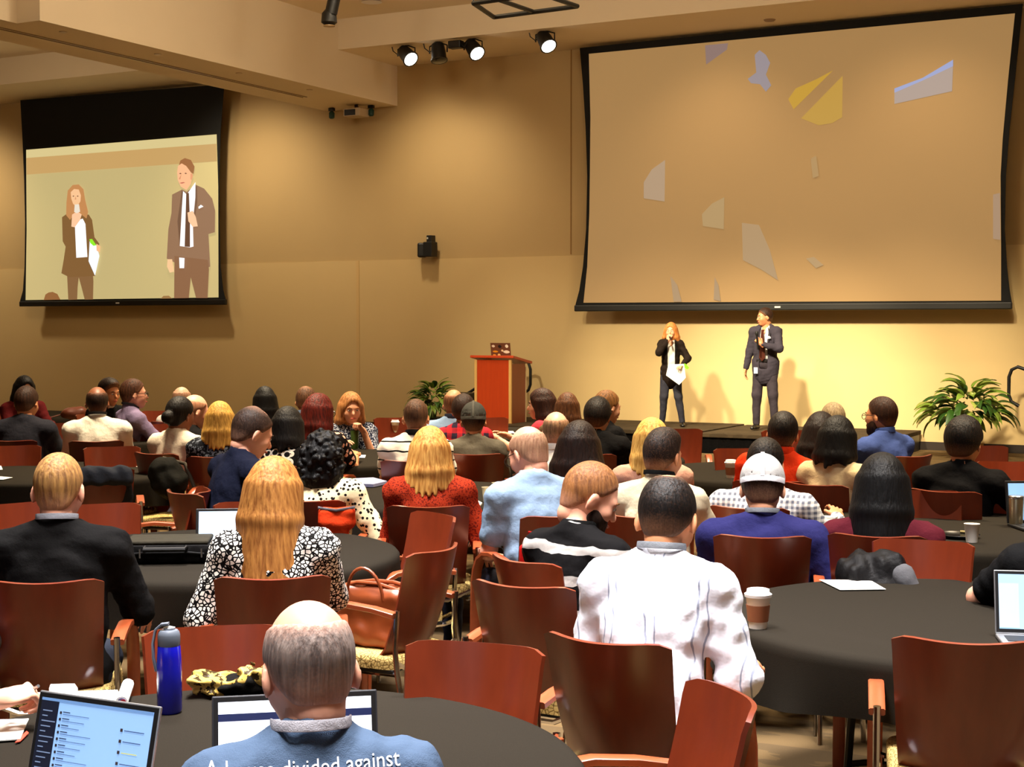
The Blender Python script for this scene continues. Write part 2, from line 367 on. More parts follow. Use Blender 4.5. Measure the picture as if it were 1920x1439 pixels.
# soffit along the front wall, the big ceiling beam and its wider far end
struct(box('trim_1', (-14.08, 20.42, ZS), (XR, YW, ZC), m_ceil))
struct(box('trim_2', (XL, 20.42, ZS), (-15.52, YW, ZC), m_ceil))
bm_ = struct(box('trim_3', (-15.52, 13.93, ZB), (-14.08, YW, ZC), m_ceil))
b2 = struct(box('trim_4', (-15.52, YB, ZB), (-14.47, 13.93, ZC), m_ceil))
m_track = mat('partition_track', (150, 128, 100), .4, metal=.4)
for x in (-14.92, -14.84): box('partition_track', (x - .012, YB, ZB - .012), (x + .012, 20.6, ZB - .001), m_track, b2)
for y in (14.6, 16.4, 18.2, 20.0):
    MB().lathe([(.05, -.012), (.05, -.001)], 16, (-14.35, y, ZB)).build('sprinkler_plate', mat('sprinkler_plate', (210, 190, 160), .4), bm_)
MB().lathe([(.07, -.02), (.09, -.001)], 18, tuple(at_z(1443, 37, ZS))).build('sprinkler_plate', mat('sprinkler_plate', (150, 120, 90), .4), bpy.data.objects['trim_1'])

# ------------------------------------------------------------------ stage, steps rails
m_deck = mat('stage_carpet', (74, 62, 46), .9, kind='carpet', rgb2=(50, 42, 32)); m_skirt = mat('stage_skirt', (9, 8, 9), .95, kind='cloth')
HS = .30
for (x0, x1, dz, lab) in [(-11.6, -7.74, .0, 'low stage deck under the lectern and the woman, grey top and black skirt'), (-7.70, -5.05, -.012, 'low stage deck under the man in the suit, grey top and black skirt')]:
    t = empty('stage_deck', ((x0 + x1) / 2, 21.1, 0)); tag(t, lab, 'stage', 'stage decks')
    w = (x1 - x0) / 2
    MB().box((0, 0, HS + dz - .03), (2 * w, 2.0, .06), bev=.008).build('deck_top', m_deck, t)
    V = MB(); n = 60
    for k in range(n):
        a0, a1 = -w + 2 * w * k / n, -w + 2 * w * (k + 1) / n; o0, o1 = .012 * math.sin(k * 1.9), .012 * math.sin((k + 1) * 1.9)
        V.add([(a0, -.97 + o0, 0), (a1, -.97 + o1, 0), (a1, -.97 + o1 * .3, HS - .06 + dz), (a0, -.97 + o0 * .3, HS - .06 + dz)], [(0, 1, 2, 3)])
    V.build('skirt', m_skirt, t, True)
    MB().box((-w + .03, 0, .12), (.05, 1.8, .23)).box((w - .03, 0, .12), (.05, 1.8, .23)).build('frame', m_blackmetal, t)
def handrail(label, P, mirror=1):
    t = empty('handrail', (P[0], P[1], 0)); tag(t, label, 'handrail', 'stage step handrails')
    s = mirror; pts = [(-1.05 * s, 0, .62), (-.7 * s, 0, .82), (.0, 0, 1.20), (.12 * s, 0, 1.24), (.2 * s, 0, 1.2), (.235 * s, 0, 1.1), (.235 * s, 0, .85), (.2 * s, 0, .76), (.1 * s, 0, .70)]
    MB().tube(pts, .024, 10).build('rail', m_black, t, True)
    MB().tube([(-.75 * s, 0, .79), (-.75 * s, 0, .0)], .02).build('post', m_black, t, True); MB().tube([(.0, 0, 1.2), (.0, 0, .3)], .02).build('post', m_black, t, True)
    return t
p = at_y(976, 680, 21.9); handrail('black tubular handrail behind the lectern', (p.x, 21.8))
p = at_y(1925, 720, 21.6); handrail('black tubular handrail at the right edge by the wall', (p.x, 21.6), -1)
st = empty('stage_steps', (-12.45, 21.5, 0)); tag(st, 'black portable steps beside the stage behind the plant', 'steps')
for i in range(2): MB().box((-.2 + .35 * i, 0, .075 + .075 * i), (.36, .9, .15 + .15 * i), bev=.01).build('step', m_black, st)
pv = at_y(872, 762, 21.3)
sp = empty('stage_monitor', (pv.x, 21.25, 0)); tag(sp, 'black loudspeaker box standing between plant and lectern', 'speaker')
MB().box((0, 0, .36), (.38, .4, .72), bev=.02).build('cabinet', m_black, sp); MB().box((0, -.205, .36), (.32, .012, .62)).build('grille', mat('grille', (20, 20, 21), .8), sp)

# ------------------------------------------------------------------ screens
def scr_poly(pts, Y): return [tuple(at_y(x, y, Y)) for x, y in pts]
def shape_on(parent, name, pts, Y, rgb, e=.55):
    P = scr_poly(pts, Y); m = mat('projected_' + name, rgb, .9, emit=e)
    m.node_tree.nodes['Principled BSDF'].inputs['Base Color'].default_value = (.02, .02, .02, 1)
    o = MB().poly(P, (0, .0012, 0)).build(name, m, parent); return o
def screen(label, outer, inner, Y, bar, rgb, e):
    C_ = at_y(*bar[0], Y).lerp(at_y(*bar[1], Y), .5)
    t = empty('projection_screen', (0, 0, 0)); tag(t, label, 'screen')
    MB().poly(scr_poly(outer, Y), (0, .012, 0)).build('black_border', mat('screen_border', (4, 4, 4), .9), t)
    m = mat('screen_surface', rgb, .9, emit=e)
    m.node_tree.nodes['Principled BSDF'].inputs['Base Color'].default_value = tuple(x * .42 for x in lin(rgb)) + (1,)
    MB().poly(scr_poly(inner, Y - .006), (0, .003, 0)).build('screen_surface', m, t)
    a, b = at_y(*bar[0], Y), at_y(*bar[1], Y)
    MB().box(((a.x + b.x) / 2, Y, (a.z + b.z) / 2), (b.x - a.x, .07, .10), bev=.015).build('weight_bar', mat('weight_bar', (10, 9, 8), .5), t)
    MB().box(((a.x + b.x) / 2, Y - .037, (a.z + b.z) / 2), (.09, .004, .025)).build('maker_plate', mat('maker_plate', (210, 210, 205), .4), t)
    return t
YS = 21.85
outL = [(38, 188), (420, 158), (413, 250), (411, 330), (411, 420), (413, 500), (418, 545), (424, 566), (36, 570), (43, 545), (46, 500), (47, 420), (45, 330), (42, 260)]
inL = [(49, 281), (406, 252), (409, 350), (409.5, 558), (48, 563), (50, 430)]
sl = screen('left projection screen showing a live picture of both presenters', outL, inL, YS, ((38, 570), (424, 567)), (194, 177, 122), .95)
c4 = lambda L: [(x / 3.998, 240 + y / 3.998) for x, y in L]
YP = YS - .012
for i, (nm, L, rgb) in enumerate([
    ('picture_top_band', [(197, 166), (1621, 50), (1622, 118), (197, 225)], (206, 188, 132)),
    ('picture_wall_band', [(197, 226), (1622, 119), (1625, 250), (199, 350)], (190, 152, 94)),
    ('picture_audience_head', [(328, 1291), (340, 1250), (365, 1234), (395, 1230), (430, 1246), (452, 1288)], (140, 92, 50)),
    ('picture_audience_head', [(1205, 1280), (1225, 1260), (1265, 1258), (1290, 1279)], (150, 112, 66)),
    ('picture_trousers', [(498, 1000), (690, 990), (700, 1150), (697, 1287), (635, 1288), (610, 1190), (590, 1120), (582, 1190), (578, 1288), (512, 1290)], (128, 92, 56)),
    ('picture_jacket', [(465, 670), (500, 645), (560, 660), (620, 650), (665, 650), (690, 690), (708, 820), (745, 870), (715, 930), (690, 880), (695, 1000), (715, 1110), (520, 1120), (460, 1090), (478, 985), (492, 890), (470, 850)], (124, 88, 48)),
    ('picture_blouse', [(560, 700), (620, 680), (640, 720), (655, 968), (572, 974)], (252, 250, 250)),
    ('picture_hair', [(498, 560), (508, 470), (545, 428), (590, 424), (625, 460), (638, 540), (660, 630), (648, 680), (610, 650), (560, 640), (525, 690), (496, 655)], (188, 130, 78)),
    ('picture_face', [(530, 482), (555, 458), (590, 462), (606, 505), (603, 550), (575, 592), (548, 570), (534, 530)], (236, 186, 138)),
    ('picture_eye', [(542, 512), (550, 507), (558, 512), (550, 516)], (110, 70, 50)), ('picture_eye', [(574, 512), (582, 507), (590, 512), (582, 516)], (110, 70, 50)), ('picture_nose_shade', [(566, 512), (572, 536), (560, 538)], (206, 146, 104)),
    ('picture_hand', [(540, 650), (580, 625), (612, 650), (600, 690), (560, 745), (535, 740)], (240, 190, 150)),
    ('picture_microphone', [(560, 575), (592, 572), (600, 628), (575, 640), (556, 630)], (226, 214, 196)),
    ('picture_paper', [(672, 850), (722, 880), (745, 960), (712, 1108), (664, 1000)], (238, 246, 252)),
    ('picture_green_folder', [(670, 835), (690, 833), (722, 880), (700, 884), (676, 862)], (140, 226, 40)),
    ('picture_hand', [(722, 868), (752, 888), (748, 935), (724, 920)], (236, 180, 130)),
    ('picture_suit', [(1290, 500), (1365, 462), (1400, 480), (1465, 425), (1530, 455), (1590, 530), (1612, 620), (1610, 782), (1562, 796), (1575, 1040), (1500, 1075), (1400, 990), (1310, 1010), (1250, 980), (1262, 760), (1285, 640)], (142, 106, 78)),
    ('picture_trousers', [(1308, 960), (1558, 990), (1566, 1060), (1556, 1276), (1470, 1276), (1448, 1190), (1430, 1120), (1415, 1276), (1305, 1278)], (134, 94, 64)),
    ('picture_shirt', [(1370, 472), (1400, 500), (1465, 406), (1464, 520), (1445, 700), (1450, 890), (1425, 896), (1348, 886), (1358, 700)], (252, 250, 252)),
    ('picture_tie', [(1396, 488), (1416, 488), (1424, 700), (1424, 893), (1384, 890), (1390, 700)], (96, 62, 42)),
    ('picture_hair', [(1342, 278), (1352, 245), (1385, 226), (1430, 240), (1458, 290), (1450, 345), (1425, 330), (1400, 290)], (150, 96, 54)),
    ('picture_face', [(1334, 285), (1362, 266), (1395, 285), (1425, 325), (1440, 350), (1430, 420), (1398, 466), (1355, 440), (1333, 392), (1328, 335)], (240, 178, 132)),
    ('picture_eye', [(1342, 342), (1352, 337), (1362, 343), (1352, 347)], (100, 60, 44)), ('picture_eye', [(1382, 340), (1393, 336), (1402, 342), (1392, 346)], (100, 60, 44)), ('picture_nose_shade', [(1360, 345), (1352, 386), (1340, 384)], (208, 140, 100)), ('picture_mouth', [(1344, 412), (1375, 406), (1388, 411), (1362, 418)], (186, 98, 80)),
    ('picture_ear', [(1428, 345), (1440, 340), (1446, 360), (1436, 392), (1428, 384)], (222, 150, 108)), ('picture_lapel', [(1362, 470), (1372, 474), (1356, 700), (1346, 884), (1330, 700)], (112, 80, 58)), ('picture_lapel', [(1466, 430), (1476, 440), (1478, 560), (1452, 720), (1464, 540)], (112, 80, 58)),
    ('picture_hand', [(1405, 635), (1445, 622), (1468, 670), (1482, 738), (1445, 742), (1412, 700)], (242, 192, 150)),
    ('picture_hand', [(1256, 985), (1290, 985), (1305, 1078), (1272, 1086), (1252, 1040)], (236, 190, 140)),
    ('picture_badge', [(1343, 972), (1383, 976), (1380, 1052), (1346, 1052)], (250, 250, 250)),
    ('picture_pocket_square', [(1487, 592), (1506, 576), (1525, 590), (1490, 607)], (250, 250, 250)),
]): shape_on(sl, nm, c4(L), YP - .0022 * i, rgb, 1.15)
outR = [(1087, 90), (1500, 47), (1918, 7), (1905, 130), (1893, 240), (1886, 330), (1884, 430), (1888, 500), (1893, 545), (1898, 572), (1078, 575), (1086, 545), (1093, 500), (1099, 430), (1101, 330), (1098, 240), (1093, 160)]
inR = [(1104, 101), (1500, 63), (1903, 25), (1890, 150), (1880, 260), (1876, 330), (1877, 460), (1877, 564), (1094, 568), (1101, 500), (1105, 400), (1106, 330), (1107, 220)]
sr = screen('large projection screen above the stage with faint blue and yellow shapes', outR, inR, YS, ((1078, 577), (1898, 575)), (182, 144, 92), .62)
for i, (nm, L, rgb, e) in enumerate([
    ('blue_shape', [(1322, 85), (1365, 81), (1363, 93), (1324, 121)], (150, 124, 116), .85),
    ('blue_shape', [(1415, 103), (1424, 94), (1436, 103), (1444, 118), (1436, 140), (1446, 160), (1436, 172), (1425, 158), (1408, 156), (1402, 148), (1418, 136)], (158, 146, 150), .9),
    ('yellow_shape', [(1478, 186), (1492, 166), (1530, 149), (1562, 132), (1488, 205)], (204, 158, 58), .9),
    ('yellow_shape', [(1502, 222), (1580, 142), (1579, 220), (1560, 231), (1535, 235)], (200, 156, 70), .9),
    ('pale_blue_shape', [(1677, 172), (1787, 122), (1785, 171), (1677, 195)], (182, 162, 150), .9),
    ('light_edge', [(1677, 166), (1730, 146), (1787, 112), (1787, 124), (1730, 151), (1677, 174)], (160, 168, 208), .95),
    ('pale_blue_shape', [(1207, 342), (1222, 318), (1247, 300), (1246, 378), (1207, 372)], (190, 160, 128), .85),
    ('pale_shape', [(1316, 402), (1335, 382), (1358, 370), (1357, 430), (1318, 424)], (192, 158, 108), .85),
    ('pale_blue_shape', [(1391, 418), (1423, 422), (1443, 468), (1459, 526), (1428, 506), (1393, 488)], (190, 156, 114), .85),
    ('pale_shape', [(1511, 485), (1526, 482), (1544, 497), (1530, 503)], (196, 160, 112), .85),
    ('pale_blue_shape', [(1257, 518), (1270, 535), (1278, 566), (1263, 566)], (188, 154, 114), .85),
    ('pale_blue_shape', [(1340, 520), (1347, 535), (1351, 565), (1338, 562)], (188, 154, 114), .85),
    ('lilac_shape', [(1862, 365), (1875, 362), (1876, 450), (1862, 448)], (180, 148, 118), .85),
    ('pale_shape', [(1520, 298), (1530, 292), (1535, 330), (1524, 334)], (190, 152, 100), .85),
]): shape_on(sr, nm, L, YS - .012 - .0015 * i, rgb, e)

# ------------------------------------------------------------------ ceiling fixtures, projector, wall speaker
def par_can(label, px, py, lit, tgt):
    P = at_y(px, py, 20.62); t = empty('stage_lamp', P); tag(t, label, 'stage lamp', 'stage lamps under the soffit')
    d = (Vector(tgt) - P).normalized(); q = d.to_track_quat('Z', 'Y'); Mq = q.to_matrix()
    b = MB().lathe([(.05, -.14), (.1, -.12), (.115, .0), (.12, .13), (.135, .135), (.135, .155), (.12, .155)], 20); V = [Mq @ Vector(v) for v in b.v]; b.v = [tuple(v) for v in V]
    b.build('housing', m_black, t, True)
    l = MB().lathe([(.112, .15), (.112, .158), (.09, .166), (.0001, .17)], 20); l.v = [tuple(Mq @ Vector(v)) for v in l.v]
    l.build('lens', mat('lamp_lens', (255, 244, 225), .2, emit=9) if lit else mat('dark_lens', (10, 10, 14), .1), t, True)
    MB().tube([(-.16, 0, -.02), (-.16, 0, .09), (0, 0, ZS - P.z + .004), (.16, 0, .09), (.16, 0, -.02)], .012).build('yoke', m_blackmetal, t, True)
    MB().tube([(-.02, .1, .1), (-.2, .06, .02), (-.27, .03, .08), (-.28, 0, .17)], .009).build('cable', m_black, t, True)
    return P
for (x, y, lit, lab) in [(762, 102, 1, 'lit black stage lamp, leftmost under the soffit'), (822, 97, 0, 'unlit black moving-head lamp under the soffit'), (887, 90, 1, 'lit black stage lamp beside the unlit moving-head lamp'), (1022, 75, 1, 'lit black stage lamp nearest the large screen')]:
    P = par_can(lab, x, y, lit, (-5.5, 17.5, 0) if lit else (-11, 19.5, 0))
    if lit: spot('stage_lamp_beam', P + (Vector((-6.5, 14.5, 0)) - P).normalized() * .22, (-7.5, 19.0, .3), 260, STAGE, 60, .8, .08)
P = at_z(855, 84, ZS - .1); t = empty('clamp_box', P); tag(t, 'small black dimmer box between two stage lamps', 'dimmer box')
MB().box((0, 0, 0), (.22, .14, .12), bev=.015).build('case', m_black, t); MB().tube([(.1, 0, 0), (.16, 0, -.06), (.2, 0, .02)], .01).build('cable', m_black, t, True)
# black pendant pole lamp and hanging frame at the ceiling
P = at_d(624, 22, 20.5); t = empty('pole_lamp', P); tag(t, 'black ceiling pole with a small spotlight on its end', 'pole lamp')
MB().tube([(.1, 0, .45), (-.03, 0, -.02)], .085, 14).build('tube', m_black, t, True); MB().lathe([(.06, -.16), (.11, -.12), (.1, .0), (.05, .06)], 16, (-.06, 0, -.02)).build('head', m_black, t, True)
MB().lathe([(.08, -.172), (.08, -.16)], 16, (-.06, 0, -.02)).build('lens', mat('dull_lens', (150, 120, 80), .3), t)
P = at_d(975, 8, 17.5); t = empty('hanging_frame', P); tag(t, 'black square metal frame hanging from the ceiling', 'frame')
for (a, b) in [((-.45, -.3, 0), (.42, -.3, .02)), ((-.45, -.3, 0), (-.62, .5, 0)), ((.42, -.3, .02), (.5, .5, .02)), ((-.62, .5, 0), (.5, .5, .02)), ((-.1, -.3, 0), (-.1, .5, .02))]: MB().tube([a, b], .028, 8).build('bar', m_black, t, True)
for q in ((-.45, -.3), (.42, -.3)): MB().tube([(q[0], q[1], 0), (q[0], q[1], 6.75 - P.z)], .01).build('drop_rod', m_black, t)
P = at_z(697, 2, ZC - .01); t = empty('downlight', P); tag(t, 'round recessed downlight in the ceiling', 'downlight'); MB().lathe([(.16, -.02), (.14, 0)], 20).build('ring', m_chrome, t); MB().lathe([(.12, -.018), (.12, -.012)], 20).build('glass', mat('downlight_glass', (255, 240, 215), .3, emit=4), t)
P = at_z(668, 212, ZB - .14); t = empty('ceiling_projector', P); tag(t, 'small pale projector under the ceiling beam', 'projector')
MB().box((0, 0, 0), (.34, .3, .14), bev=.015).build('case', mat('projector_case', (190, 170, 140), .5), t); MB().box((-.03, -.152, -.005), (.22, .01, .1)).build('front_grille', m_black, t); MB().tube([(0, 0, .06), (0, 0, .14)], .03).build('mount', m_trim, t)
MB().lathe([(.03, 0), (.03, .04)], 12, (.02, 0, .07)).build('knob', m_black, t)
for (x, y, lab) in [(622, 212, 'small dark green clamp lamp left of the ceiling projector'), (696, 207, 'small dark green clamp lamp right of the ceiling projector')]:
    P = at_z(x, y, ZB - .09); t = empty('clamp_lamp', P); tag(t, lab, 'lamp', 'clamp lamps on the beam')
    MB().lathe([(.03, -.1), (.05, -.08), (.05, .0), (.025, .03)], 14).build('housing', mat('dark_green', (22, 62, 54), .4), t, True); MB().box((0, 0, .06), (.1, .06, .05)).build('clamp', m_black, t)
P = at_y(800, 467, 22.0); t = empty('wall_speaker', P); tag(t, 'small black loudspeaker on a bracket on the tan wall', 'speaker')
MB().box((.07, 0, -.01), (.17, .2, .25), bev=.012).build('cabinet', m_black, t); MB().box((-.09, .0, -.02), (.15, .16, .25), Euler((0, 0, R(25))).to_matrix(), bev=.03).build('cabinet', m_black, t)
MB().box((.055, .05, .17), (.1, .14, .12), bev=.008).build('bracket', m_black, t); MB().box((.03, -.022, .18), (.025, .006, .03)).build('badge', mat('badge', (210, 210, 200), .4), t)
MB().box((0, .15, .05), (.05, .1, .05)).build('wall_mount', m_black, t)

# ------------------------------------------------------------------ lectern with laptop
a, b, c = at_y(893, 800, 20.45), at_y(955, 800, 20.45), None
lx = (a.x + b.x) / 2; LW = b.x - a.x + .06
t = empty('lectern', (lx, 20.7, HS)); tag(t, 'orange-red wooden lectern on the left end of the stage', 'lectern')
m_lect = mat('cherry_laminate', (206, 76, 30), .35, kind='wood', rgb2=(176, 56, 22), p={'s': (1, 1, .05), 'f': 60}); m_edge = mat('maple_edge', (232, 190, 118), .4, kind='wood', rgb2=(214, 168, 98))
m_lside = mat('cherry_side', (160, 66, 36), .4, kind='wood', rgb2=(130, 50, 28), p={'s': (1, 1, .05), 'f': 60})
w, dp, h = LW / 2, .48, .98
MB().box((0, -dp / 2 + .01, h / 2), (LW - .08, .02, h)).build('front_panel', m_lect, t)
for s in (-1, 1):
    MB().box((s * (w - .02), -dp / 2 + .005, h / 2), (.045, .035, h), bev=.004).build('edge_strip', m_edge, t)
    MB().box((s * (w - .012), 0, h / 2 - .03), (.02, dp - .03, h - .06)).build('side_panel', m_lside, t)
    MB().box((s * (w - .012), dp / 2, h / 2 - .06), (.03, .03, h - .12)).build('edge_strip', mat('white_edge', (226, 210, 180), .4), t)
MB().box((.0, .03, h + .0), (LW + .12, dp + .16, .04), Euler((R(-9), 0, 0)).to_matrix(), bev=.006).build('desk_top', m_lect, t)
MB().box((0, .02, .45), (LW - .06, dp - .08, .02)).build('shelf', m_lside, t)
LT = Vector((lx + .06, 20.62, HS + h + .035))

# ================================================================== FURNITURE
def heading(P, a):                                # rotation about z for something at P that faces away from the camera turned a degrees to the right
    return math.atan2(P[1], P[0]) - R(a) - math.pi / 2
m_ply = mat('cherry_plywood', (130, 50, 22), .34, kind='wood', rgb2=(84, 28, 12), p={'s': (1, 1, .10), 'f': 26}, coat=.25)
m_arm = mat('bentwood', (172, 86, 46), .35, kind='wood', rgb2=(140, 60, 32), p={'s': (1, .15, 1), 'f': 40})
m_seat = mat('seat_weave', (208, 180, 112), .9, kind='weave', rgb2=(116, 92, 50), p={'f': 62})
def make_chair():
    t = empty('armchair')
    # backrest: one moulded plywood shell, concave, tapering, reclined
    nu, nv, th = 14, 10, .013; V = []; F = []
    for side in (0, 1):
        for j in range(nv + 1):
            v = j / nv; z = .40 + .49 * v; hw = .178 + .034 * v ** .8; yb = -.170 - .155 * v - .045 * math.sin(math.pi * v) * .4 + .05 * max(0, .18 - v) / .18
            for i in range(nu + 1):
                u = 2 * i / nu - 1; cr = .02 * (1 if v > .97 else 0) * abs(u) ** 10
                x = u * hw; y = yb + .078 * u * u; nrm = Vector((-.156 * u / hw, 1, .2)).normalized() * (th * side)
                V.append((x + nrm.x, y + nrm.y, z - cr + .012 * u * u * v + nrm.z))
    n1 = (nu + 1) * (nv + 1); idx = lambda s, i, j: s * n1 + j * (nu + 1) + i
    for j in range(nv):
        for i in range(nu):
            F.append((idx(0, i, j), idx(0, i + 1, j), idx(0, i + 1, j + 1), idx(0, i, j + 1))); F.append((idx(1, i, j), idx(1, i, j + 1), idx(1, i + 1, j + 1), idx(1, i + 1, j)))
    for j in range(nv):
        F.append((idx(0, 0, j), idx(0, 0, j + 1), idx(1, 0, j + 1), idx(1, 0, j))); F.append((idx(0, nu, j), idx(1, nu, j), idx(1, nu, j + 1), idx(0, nu, j + 1)))
    for i in range(nu):
        F.append((idx(0, i, 0), idx(1, i, 0), idx(1, i + 1, 0), idx(0, i + 1, 0))); F.append((idx(0, i, nv), idx(0, i + 1, nv), idx(1, i + 1, nv), idx(1, i, nv)))
    MB().add(V, F).build('backrest', m_ply, t, True)
    # seat cushion on a plywood pan
    S = MB(); pr = [(-.225, .0), (-.235, .02), (-.22, .045), (-.15, .056), (0, .058)]
    bm = bmesh.new(); bmesh.ops.create_cube(bm, size=1); bmesh.ops.scale(bm, vec=(.43, .44, .05), verts=bm.verts)
    bmesh.ops.bevel(bm, geom=[e for e in bm.edges if abs(e.verts[0].co.z - e.verts[1].co.z) > .01], offset=.06, segments=4, affect='EDGES', profile=.5)
    bmesh.ops.bevel(bm, geom=[e for e in bm.edges if e.verts[0].co.z > .01 and e.verts[1].co.z > .01 and len(e.link_faces) == 2], offset=.018, segments=3, affect='EDGES', profile=.5)
    bm.transform(Matrix.Translation((0, .02, .45))); bm.verts.index_update()
    S.add([v.co[:] for v in bm.verts], [[v.index for v in f.verts] for f in bm.faces]); bm.free(); S.build('seat', m_seat, t, True)
    MB().box((0, .02, .416), (.42, .40, .016), bev=.004).build('seat_pan', m_black, t)
    for s in (-1, 1):                             # bentwood arm running forward and down into the front leg; chrome rear leg
        x = s * .250
        arm = [(x, -.215, .655), (x, -.12, .672), (x, .0, .682), (x, .09, .672), (x, .16, .64), (x, .205, .58), (x, .225, .50), (x, .232, .35), (x, .236, .18), (x, .24, .0)]
        MB().bar(arm, (1, 0, 0), .048, .022).build('armrest', m_arm, t, True)
        MB().tube([(x, -.225, .675), (x, -.215, .52), (x, -.225, .42), (x, -.30, .0)], .0115, 8).build('rear_leg', m_chrome, t, True)
        MB().tube([(x, -.225, .43), (x * .8, -.19, .405), (x * .8, .2, .405), (x, .228, .41)], .010, 6).build('side_rail', m_chrome, t, True)
    MB().tube([(-.22, .19, .403), (.22, .19, .403)], .010, 6).build('cross_rail', m_chrome, t, True)
    MB().tube([(-.25, -.222, .47), (-.1, -.2, .40), (.1, -.2, .40), (.25, -.222, .47)], .010, 6).build('cross_rail', m_chrome, t, True)
    return t
CHAIR0 = make_chair(); chair_used = [False]
def chair(label, loc, rz):
    t = CHAIR0 if not chair_used[0] else copy_tree(CHAIR0); chair_used[0] = True
    t.location = (loc[0], loc[1], 0); t.rotation_euler = (0, 0, rz)
    tag(t, label, 'chair', 'plywood armchairs around the tables'); return t
def chair_at(label, px, py, d, a):                # px,py,d: middle of the top edge of the backrest
    P = at_z(px, py, .885); rz = heading(P, a); off = Matrix.Rotation(rz, 3, 'Z') @ Vector((0, -.315, 0))
    return chair(label, (P.x - off.x, P.y - off.y), rz)

m_cloth = mat('black_tablecloth', (24, 21, 17), .9, kind='tablecloth', rgb2=(40, 35, 27)); m_tabtop = mat('table_board', (120, 92, 62), .6)
TR = .84
def make_table():
    t = empty('round_table')
    MB().lathe([(TR - .03, .70), (TR - .012, .705), (TR - .012, .73), (TR - .03, .735)], 48).build('table_top', m_tabtop, t)
    for sx in (-1, 1):
        for sy in (-1, 1): MB().tube([(sx * .30, sy * .22, .70), (sx * .34, sy * .25, .0)], .016, 8).build('leg', m_blackmetal, t, True)
        MB().tube([(sx * .333, -.245, .12), (sx * .333, .245, .12)], .012, 6).build('brace', m_blackmetal, t, True)
    return t
def make_cloth(seed):
    g = random.Random(seed); n = 144; ph = [g.uniform(0, 6.3) for _ in range(4)]; prof = [(0, .741), (.3, .741), (.6, .741), (TR - .02, .741), (TR, .736), (TR + .012, .722)]
    V = [(0, 0, .741)]; F = []; rings = []
    for r, z in prof[1:]: rings.append([(r, z)] * n)
    for j in range(1, 8):
        fr = j / 7; row = []
        for k in range(n):
            a = 2 * math.pi * k / n; fold = (math.sin(9 * a + ph[0]) + .6 * math.sin(14 * a + ph[1]) + .4 * math.sin(23 * a + ph[2])) / 2
            drop = .20 + .02 * math.sin(4 * a + ph[3]); row.append((TR + .012 + fr * (.012 + .024 * fold * fr), .722 - drop * fr))
        rings.append(row)
    for row in rings:
        for k in range(n): a = 2 * math.pi * k / n; V.append((row[k][0] * math.cos(a), row[k][0] * math.sin(a), row[k][1]))
    for k in range(n): F.append((0, 1 + k, 1 + (k + 1) % n))
    for j in range(len(rings) - 1):
        for k in range(n): F.append((1 + j * n + k, 1 + (j + 1) * n + k, 1 + (j + 1) * n + (k + 1) % n, 1 + j * n + (k + 1) % n))
    o = mesh_obj('tablecloth', V, F, m_cloth); o.data.set_sharp_from_angle(angle=R(70)); return o
TAB0 = make_table(); CL = [make_cloth(i) for i in range(3)]
TZ = .742
TABLES = [(435, 1441, 'with the blue bottle and laptops in the foreground'), (1790, 1155, 'with the lidded coffee cup at the right'), (408, 1035, 'with the black laptop bag'),
          (790, 926, 'in front of the woman in the red sweater'), (640, 857, 'with the green tumbler'), (110, 885, 'with white papers behind the man in the black sweater'),
          (190, 821, 'before the far-left man in white'), (60, 778, 'at the far left against the wall'), (1770, 992, 'with the plain white cup'),
          (1440, 884, 'with a sleeved coffee cup in front of the stage'), (1085, 858, 'between the woman with long dark hair and the stage'), (915, 811, 'directly in front of the lectern'), (1975, 893, 'at the right edge in front of the plant')]
TP = []
for i, (x, y, lab) in enumerate(TABLES):
    P = at_z(x, y, TZ); TP.append(P); rz = heading(P, 20 + 37 * i)
    t = TAB0 if i == 0 else copy_tree(TAB0); t.location = (P.x, P.y, 0); t.rotation_euler = (0, 0, rz); tag(t, 'round folding table ' + lab + ', under its cloth', 'table', 'round tables')
    c = CL[i] if i < 3 else CL[i % 3].copy()
    if i >= 3: COL.objects.link(c)
    c.location = (P.x, P.y, 0); c.rotation_euler = (0, 0, rz); tag(c, 'black cloth on the round table ' + lab, 'tablecloth', 'black tablecloths')

